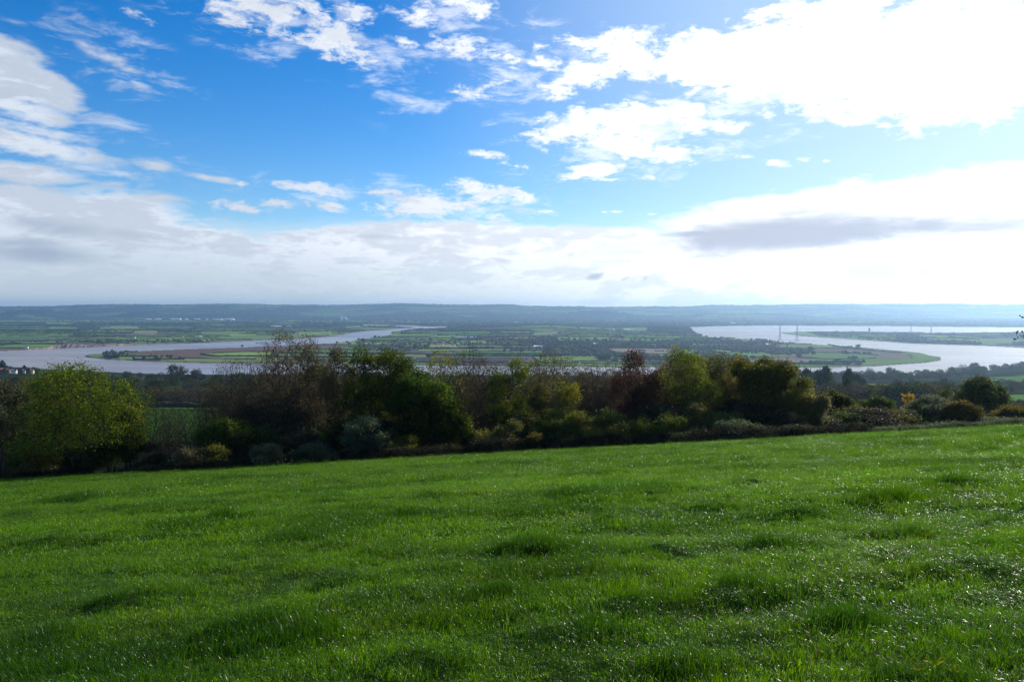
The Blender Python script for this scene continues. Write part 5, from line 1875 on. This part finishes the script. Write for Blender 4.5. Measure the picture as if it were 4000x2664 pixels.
pylon(3047, 4010, 1271, 'tall lattice pylon on the upper bank, left of the nearer two')
pylon(3114, 3960, 1272.5, 'tall lattice pylon on the upper bank, right of the nearer two')
pylon(3558, 5620, 1263, 'distant lattice pylon on the far right peninsula, left one', 0.6)
pylon(3638, 5480, 1266, 'distant lattice pylon on the far right peninsula, right one', 0.6)
pylon(1543, 5650, 1292, 'faint distant pylon beside the left river reach', 0.3)
put_plain(3, *[float(v) for v in ground(3396, 1299)], 26, 'pointed lone tree against the water at the back of the far right peninsula', 'single trees of the river plain', 0.45)

# ================================================================== sapling whose tip reaches into the view at the right
sx_p, sd_p = 4160, 15.0
x = (sx_p - 2000) / F * sd_p
z = float(H(x, sd_p))
rg = np.random.default_rng(4)
root = empty('hawthorn_sapling', (x, sd_p, z), 'dark leafy twig tip of a sapling poking in at the right edge', 'sapling')
P_, pr_ = [(0, 0, -.2), (0.02, 0, 1.0), (-.05, 0, 2.0), (-.1, 0.05, 2.8), (-.16, 0.05, 3.4)], [-1, 0, 1, 2, 3]
tipx, tipy, tipz = depth_pt(3982, 1306, sd_p)
tip = np.array([tipx - x, 0.0, tipz - z])
ends = []
for (s, t3) in [(2, tip), (3, tip + (0.22, .1, .35)), (2, (0.6, .3, 2.7)), (3, (0.5, -.3, 3.3)), (4, (0.3, .2, 3.9)), (1, (.5, .2, 1.8)), (4, (-.1, .1, 4.0)), (1, (-.35, -.2, 1.7))]:
    a = np.array(P_[s], float)
    t3 = np.array(t3, float)
    prev = s
    for k in (1 / 3, 2 / 3, 1):
        P_.append(tuple(a + (t3 - a) * k + np.array([0, 0, .08 * math.sin(3.1 * k)])))
        pr_.append(prev)
        prev = len(P_) - 1
        if k > .5:
            ends.append(prev)
A = np.array(P_)
V, Q, _ = wood_mesh(A, np.array(pr_), 0.006, .6)
mesh_np('stem', V, Q, M_TWIG, parent=root)
V, Q, C = leaf_mesh(rg, A[ends], 7, .06, .075, PAL['bramble'])
mesh_np('leaves', V, Q, M_LEAF, C, parent=root)

# ================================================================== meadow grass
def blade_clump(name, seed, n, rad, h, w, m, segs=3, lean=1.1):
    rg = np.random.default_rng(seed)
    r = rad * np.sqrt(rg.uniform(0, 1, n))
    a = rg.uniform(0, 2 * math.pi, n)
    bx, by = r * np.cos(a), r * np.sin(a)
    hh = h * rg.uniform(.55, 1.35, n)
    yaw = rg.uniform(0, 2 * math.pi, n)
    ln = lean * rg.uniform(.1, 1.3, n) * hh
    da = rg.uniform(0, 2 * math.pi, n)
    V, Q, T = [], [], []
    ww = w * rg.uniform(.7, 1.3, n)
    for i in range(segs + 1):
        k = i / segs
        cx = bx + np.cos(da) * ln * k ** 2
        cy = by + np.sin(da) * ln * k ** 2
        cz = hh * (k - 0.25 * k * k * np.minimum(ln / hh, 1.2)) - 0.01 * (i == 0)
        wk = ww * (1 - k ** 1.6) * .5
        # blades turn their flat side across the bend
        px_, py_ = -np.sin(da + .6 * np.sin(yaw)), np.cos(da + .6 * np.sin(yaw))
        if i < segs:
            V.append(np.stack([cx - px_ * wk, cy - py_ * wk, cz], -1))
            V.append(np.stack([cx + px_ * wk, cy + py_ * wk, cz], -1))
        else:
            V.append(np.stack([cx, cy, cz], -1))
    VV = np.concatenate(V)
    ids = np.arange(n)
    for i in range(segs - 1):
        o = 2 * i * n
        Q.append(np.stack([o + ids, o + n + ids, o + 3 * n + ids, o + 2 * n + ids], -1))
    o = 2 * (segs - 1) * n
    T.append(np.stack([o + ids, o + n + ids, o + 2 * n + ids], -1))
    t_v = rg.uniform(0, 1, n)
    dry = rg.uniform(0, 1, n) < 0.03
    c0 = np.array([0.034, 0.105, 0.003])
    c1 = np.array([0.135, 0.25, 0.003])
    cc = c0 + (c1 - c0) * t_v[:, None]
    cc[dry] = (0.2, 0.17, 0.07)
    cols = np.concatenate([cc] * (2 * segs + 1))
    return mesh_np(name, VV, [np.concatenate(Q), np.concatenate(T)] if Q else [np.concatenate(T)], m, cols, link=False)


M_GRASS, t, out = mat('grass_blade')
geo = t.nodes.new('ShaderNodeNewGeometry')
oi = t.nodes.new('ShaderNodeObjectInfo')
pn = noise_node(t, 0.5, 4, 0.6, vec=oi.outputs['Location'])
pn2 = noise_node(t, 0.12, 3, 0.5, vec=oi.outputs['Location'])
g = t.nodes.new('ShaderNodeHueSaturation')
lu = t.nodes.new('ShaderNodeAttribute')
lu.attribute_type = 'INSTANCER'
lu.attribute_name = 'lush'
cl = mixc(t, M(t, 'MULTIPLY', lu.outputs['Fac'], 0.85), attr(t), (0.024, 0.07, 0.005))
t.links.new(cl, g.inputs['Color'])
t.links.new(M(t, 'ADD', M(t, 'MULTIPLY', pn, -0.05), 0.525), g.inputs['Hue'])
t.links.new(M(t, 'ADD', M(t, 'MULTIPLY', pn2, 0.8), 0.6), g.inputs['Value'])
b = pbsdf(t, 0.3, 0.28)
t.links.new(g.outputs[0], b.inputs['Base Color'])
tr = t.nodes.new('ShaderNodeBsdfTranslucent')
g2 = t.nodes.new('ShaderNodeHueSaturation')
g2.inputs['Value'].default_value = 2.2
g2.inputs['Saturation'].default_value = 1.1
t.links.new(g.outputs[0], g2.inputs['Color'])
t.links.new(g2.outputs[0], tr.inputs['Color'])
mx = t.nodes.new('ShaderNodeMixShader')
mx.inputs[0].default_value = 0.42
t.links.new(b.outputs[0], mx.inputs[1])
t.links.new(tr.outputs[0], mx.inputs[2])
t.links.new(mx.outputs[0], out.inputs[0])


def grass_zone(name, label, d0, d1, dens, rad, n, h, w, seed, nvar=4, segs=3):
    rg = np.random.default_rng(seed)
    half = 0.72
    side = 11.0
    wmax = half * d1 + side
    cnt = int(2 * wmax * (d1 - d0) * dens)
    y = rg.uniform(d0, d1, cnt)
    x = rg.uniform(-wmax, wmax, cnt)
    ok = np.abs(x) < half * np.maximum(y, 0) + side
    x, y = x[ok], y[ok]
    cnt = len(x)
    z = Hgrid(x, y)
    # tussocks: taller, lusher patches
    tus = smooth(.50, .68, fnoise(x / 1.25 + 9, y / 0.8, 2, 111)) * .8 + smooth(.52, .70, fnoise(x / 3.4 + 2, y / 1.9, 2, 112)) * 1.0
    low = smooth(.6, .4, fnoise(x / 2.2, y / 1.5, 3, 113)) * .3
    sc = rg.uniform(.8, 1.2, cnt)
    fine = smooth(.42, .66, fnoise(x / .38 + 4, y / .3, 2, 119))
    hz_ = sc * (0.6 + 0.45 * tus - low + .75 * fine * rg.uniform(.4, 1.3, cnt)) * rg.uniform(.75, 1.25, cnt)
    tk = tussock(x, y)
    hz_ = hz_ * (1 + 0.75 * tk)
    lush = np.clip(.75 * tk + .75 * (smooth(.55, .72, fnoise(x / 3.4 + 2, y / 1.9, 3, 112)) + (.7) * smooth(.5, .66, fnoise(x / .8, y / .45, 3, 117)) * rg.uniform(.3, 1, cnt)), 0, 1)
    var = rg.integers(0, nvar, cnt)
    me = bpy.data.meshes.new(name)
    me.vertices.add(cnt)
    me.vertices.foreach_set('co', np.stack([x, y, z - .005], -1).astype(np.float32).ravel())
    for an, data, ty in (('yaw', rg.uniform(0, 6.28, cnt), 'FLOAT'), ('tx', rg.normal(0, .22, cnt), 'FLOAT'), ('ty', rg.normal(0, .22, cnt), 'FLOAT'), ('wide', sc, 'FLOAT'), ('high', hz_, 'FLOAT'), ('lush', lush, 'FLOAT')):
        at_ = me.attributes.new(an, ty, 'POINT')
        at_.data.foreach_set('value', data.astype(np.float32))
    av = me.attributes.new('kindof', 'INT', 'POINT')
    av.data.foreach_set('value', var.astype(np.int32))
    o = bpy.data.objects.new(name, me)
    COL.objects.link(o)
    tag(o, label, 'grass', kind='stuff')
    coll = bpy.data.collections.new(name + '_blades')
    for v in range(nvar):
        c = blade_clump('blades', seed * 10 + v, n, rad, h, w, M_GRASS, segs)
        coll.objects.link(c)
    ng = bpy.data.node_groups.new(name, 'GeometryNodeTree')
    ng.interface.new_socket('Geometry', in_out='INPUT', socket_type='NodeSocketGeometry')
    ng.interface.new_socket('Geometry', in_out='OUTPUT', socket_type='NodeSocketGeometry')
    gi = ng.nodes.new('NodeGroupInput')
    go = ng.nodes.new('NodeGroupOutput')
    m2p = ng.nodes.new('GeometryNodeMeshToPoints')
    iop = ng.nodes.new('GeometryNodeInstanceOnPoints')
    ci = ng.nodes.new('GeometryNodeCollectionInfo')
    ci.inputs['Collection'].default_value = coll
    ci.inputs['Separate Children'].default_value = True
    ci.inputs['Reset Children'].default_value = True
    iop.inputs['Pick Instance'].default_value = True

    def na(nm, ty='FLOAT'):
        nd = ng.nodes.new('GeometryNodeInputNamedAttribute')
        nd.data_type = ty
        nd.inputs['Name'].default_value = nm
        return nd.outputs['Attribute']
    cr = ng.nodes.new('ShaderNodeCombineXYZ')
    cs = ng.nodes.new('ShaderNodeCombineXYZ')
    lk = ng.links.new
    lk(na('yaw'), cr.inputs[2])
    lk(na('tx'), cr.inputs[0])
    lk(na('ty'), cr.inputs[1])
    w_ = na('wide')
    lk(w_, cs.inputs[0])
    lk(w_, cs.inputs[1])
    lk(na('high'), cs.inputs[2])
    lk(gi.outputs[0], m2p.inputs[0])
    lk(m2p.outputs[0], iop.inputs['Points'])
    lk(ci.outputs[0], iop.inputs['Instance'])
    lk(na('kindof', 'INT'), iop.inputs['Instance Index'])
    lk(cr.outputs[0], iop.inputs['Rotation'])
    lk(cs.outputs[0], iop.inputs['Scale'])
    lk(iop.outputs[0], go.inputs[0])
    md = o.modifiers.new('scatter', 'NODES')
    md.node_group = ng
    return o


grass_zone('grass', 'lush wet green grass in the foreground of the meadow', -5, 13, 130, .16, 60, .05, .0042, 41, 6)
grass_zone('grass', 'green grass in the middle of the meadow', 12.5, 34, 48, .26, 60, .05, .0075, 42, 5)
grass_zone('grass', 'green grass of the far part of the meadow', 33, 79, 14, .5, 100, .06, .015, 43, 5, 2)

# broad-leaved weeds and a few fallen leaves
def rosette(name, seed, n, ln, w, col, up=.45):
    rg = np.random.default_rng(seed)
    V, Q = [], []
    for i in range(n):
        a = 2 * math.pi * i / n + rg.normal(0, .3)
        l = ln * rg.uniform(.7, 1.2)
        e = up * rg.uniform(.5, 1.5)
        b0 = len(V)
        for k, wk in ((0, .15), (.3, .7), (.6, 1.0), (.85, .7), (1, .08)):
            r = l * k
            z = l * (e * k - .35 * k * k) + .03
            cx, cy = r * math.cos(a), r * math.sin(a)
            sx, sy = -math.sin(a) * w * wk * .5, math.cos(a) * w * wk * .5
            V += [(cx - sx, cy - sy, z + .01), (cx, cy, z - .004), (cx + sx, cy + sy, z + .01)]
        for k in range(4):
            for j in range(2):
                p = b0 + 3 * k + j
                Q.append((p, p + 1, p + 4, p + 3))
    V = np.array(V)
    c = np.tile(np.array(col), (len(V), 1)) * rg.uniform(.8, 1.2, (len(V), 1))
    return V, np.array(Q), c


wl = [(3660, 2585, .16, .05, (0.24, 0.22, 0.03), 'yellowing dock leaves low in the right corner of the meadow'), (3590, 2600, .10, .04, (0.18, 0.2, 0.03), 'small yellow-green weed left of the yellowing dock'),
      (3725, 2610, .10, .04, (0.16, 0.2, 0.03), 'small green weed right of the yellowing dock'), (2850, 2135, .15, .06, (0.16, 0.2, 0.03), 'yellow-green weed on the dark tussock right of the middle'),
      (3620, 2085, .14, .05, (0.16, 0.2, 0.03), 'light weed in the middle distance on the right'), (2140, 1868, .22, .09, (0.18, 0.24, 0.03), 'single yellow-green weed far up in the middle of the meadow'),
      (3180, 2620, .10, .04, (0.14, 0.18, 0.03), 'small clover-like weed at the bottom right of the middle'), (1010, 2250, .09, .035, (0.22, 0.22, 0.03), 'small yellow weed left of the middle'),
      (3975, 2150, .14, .06, (0.15, 0.2, 0.04), 'light green weed at the right edge'), (930, 2460, .09, .03, (0.2, 0.16, 0.08), 'pale withered tuft left of the middle'), (2865, 2530, .09, .04, (0.12, 0.18, 0.03), 'small light weed at the bottom right third')]
for i, (px, py, ln, w, c, lab) in enumerate(wl):
    a, yv, dz = ray(px, py)
    # march to the meadow
    t0 = np.linspace(2, 70, 4000)
    zz = CAM_H + dz * t0 - Hgrid(a * t0, yv * t0)
    k = int(np.argmax(zz < 0.06))
    V, Q, C = rosette('meadow_weed', 50 + i, 6 + i % 3, ln, w, c, .9)
    V = V * .5
    o = mesh_np('meadow_weed', V, Q, M_LEAF, C, loc=(float(a * t0[k]), float(yv * t0[k]), float(Hgrid(a * t0[k], yv * t0[k])) + .01))
    tag(o, lab, 'weed', 'broad-leaved weeds in the meadow')

# ================================================================== haze: one closed box round everything
HX, HY0, HY1, HB, HT = 30000, -400, 21500, -6, 330
hv = np.array([(x, y, z) for z in (HB, HT) for y in (HY0, HY1) for x in (-HX, HX)], float)
hf = np.array([[0, 2, 3, 1], [4, 5, 7, 6], [0, 1, 5, 4], [2, 6, 7, 3], [0, 4, 6, 2], [1, 3, 7, 5]])
mh, t, out = mat('haze_air')
pv = t.nodes.new('ShaderNodeVolumePrincipled')
pv.inputs['Color'].default_value = (0.46, 0.70, 1.0, 1)
pv.inputs['Density'].default_value = 5.0e-5
pv.inputs['Anisotropy'].default_value = 0.64
t.links.new(pv.outputs[0], out.inputs['Volume'])
haze = mesh_np('haze', hv, hf, mh)
tag(haze, kind='stuff')
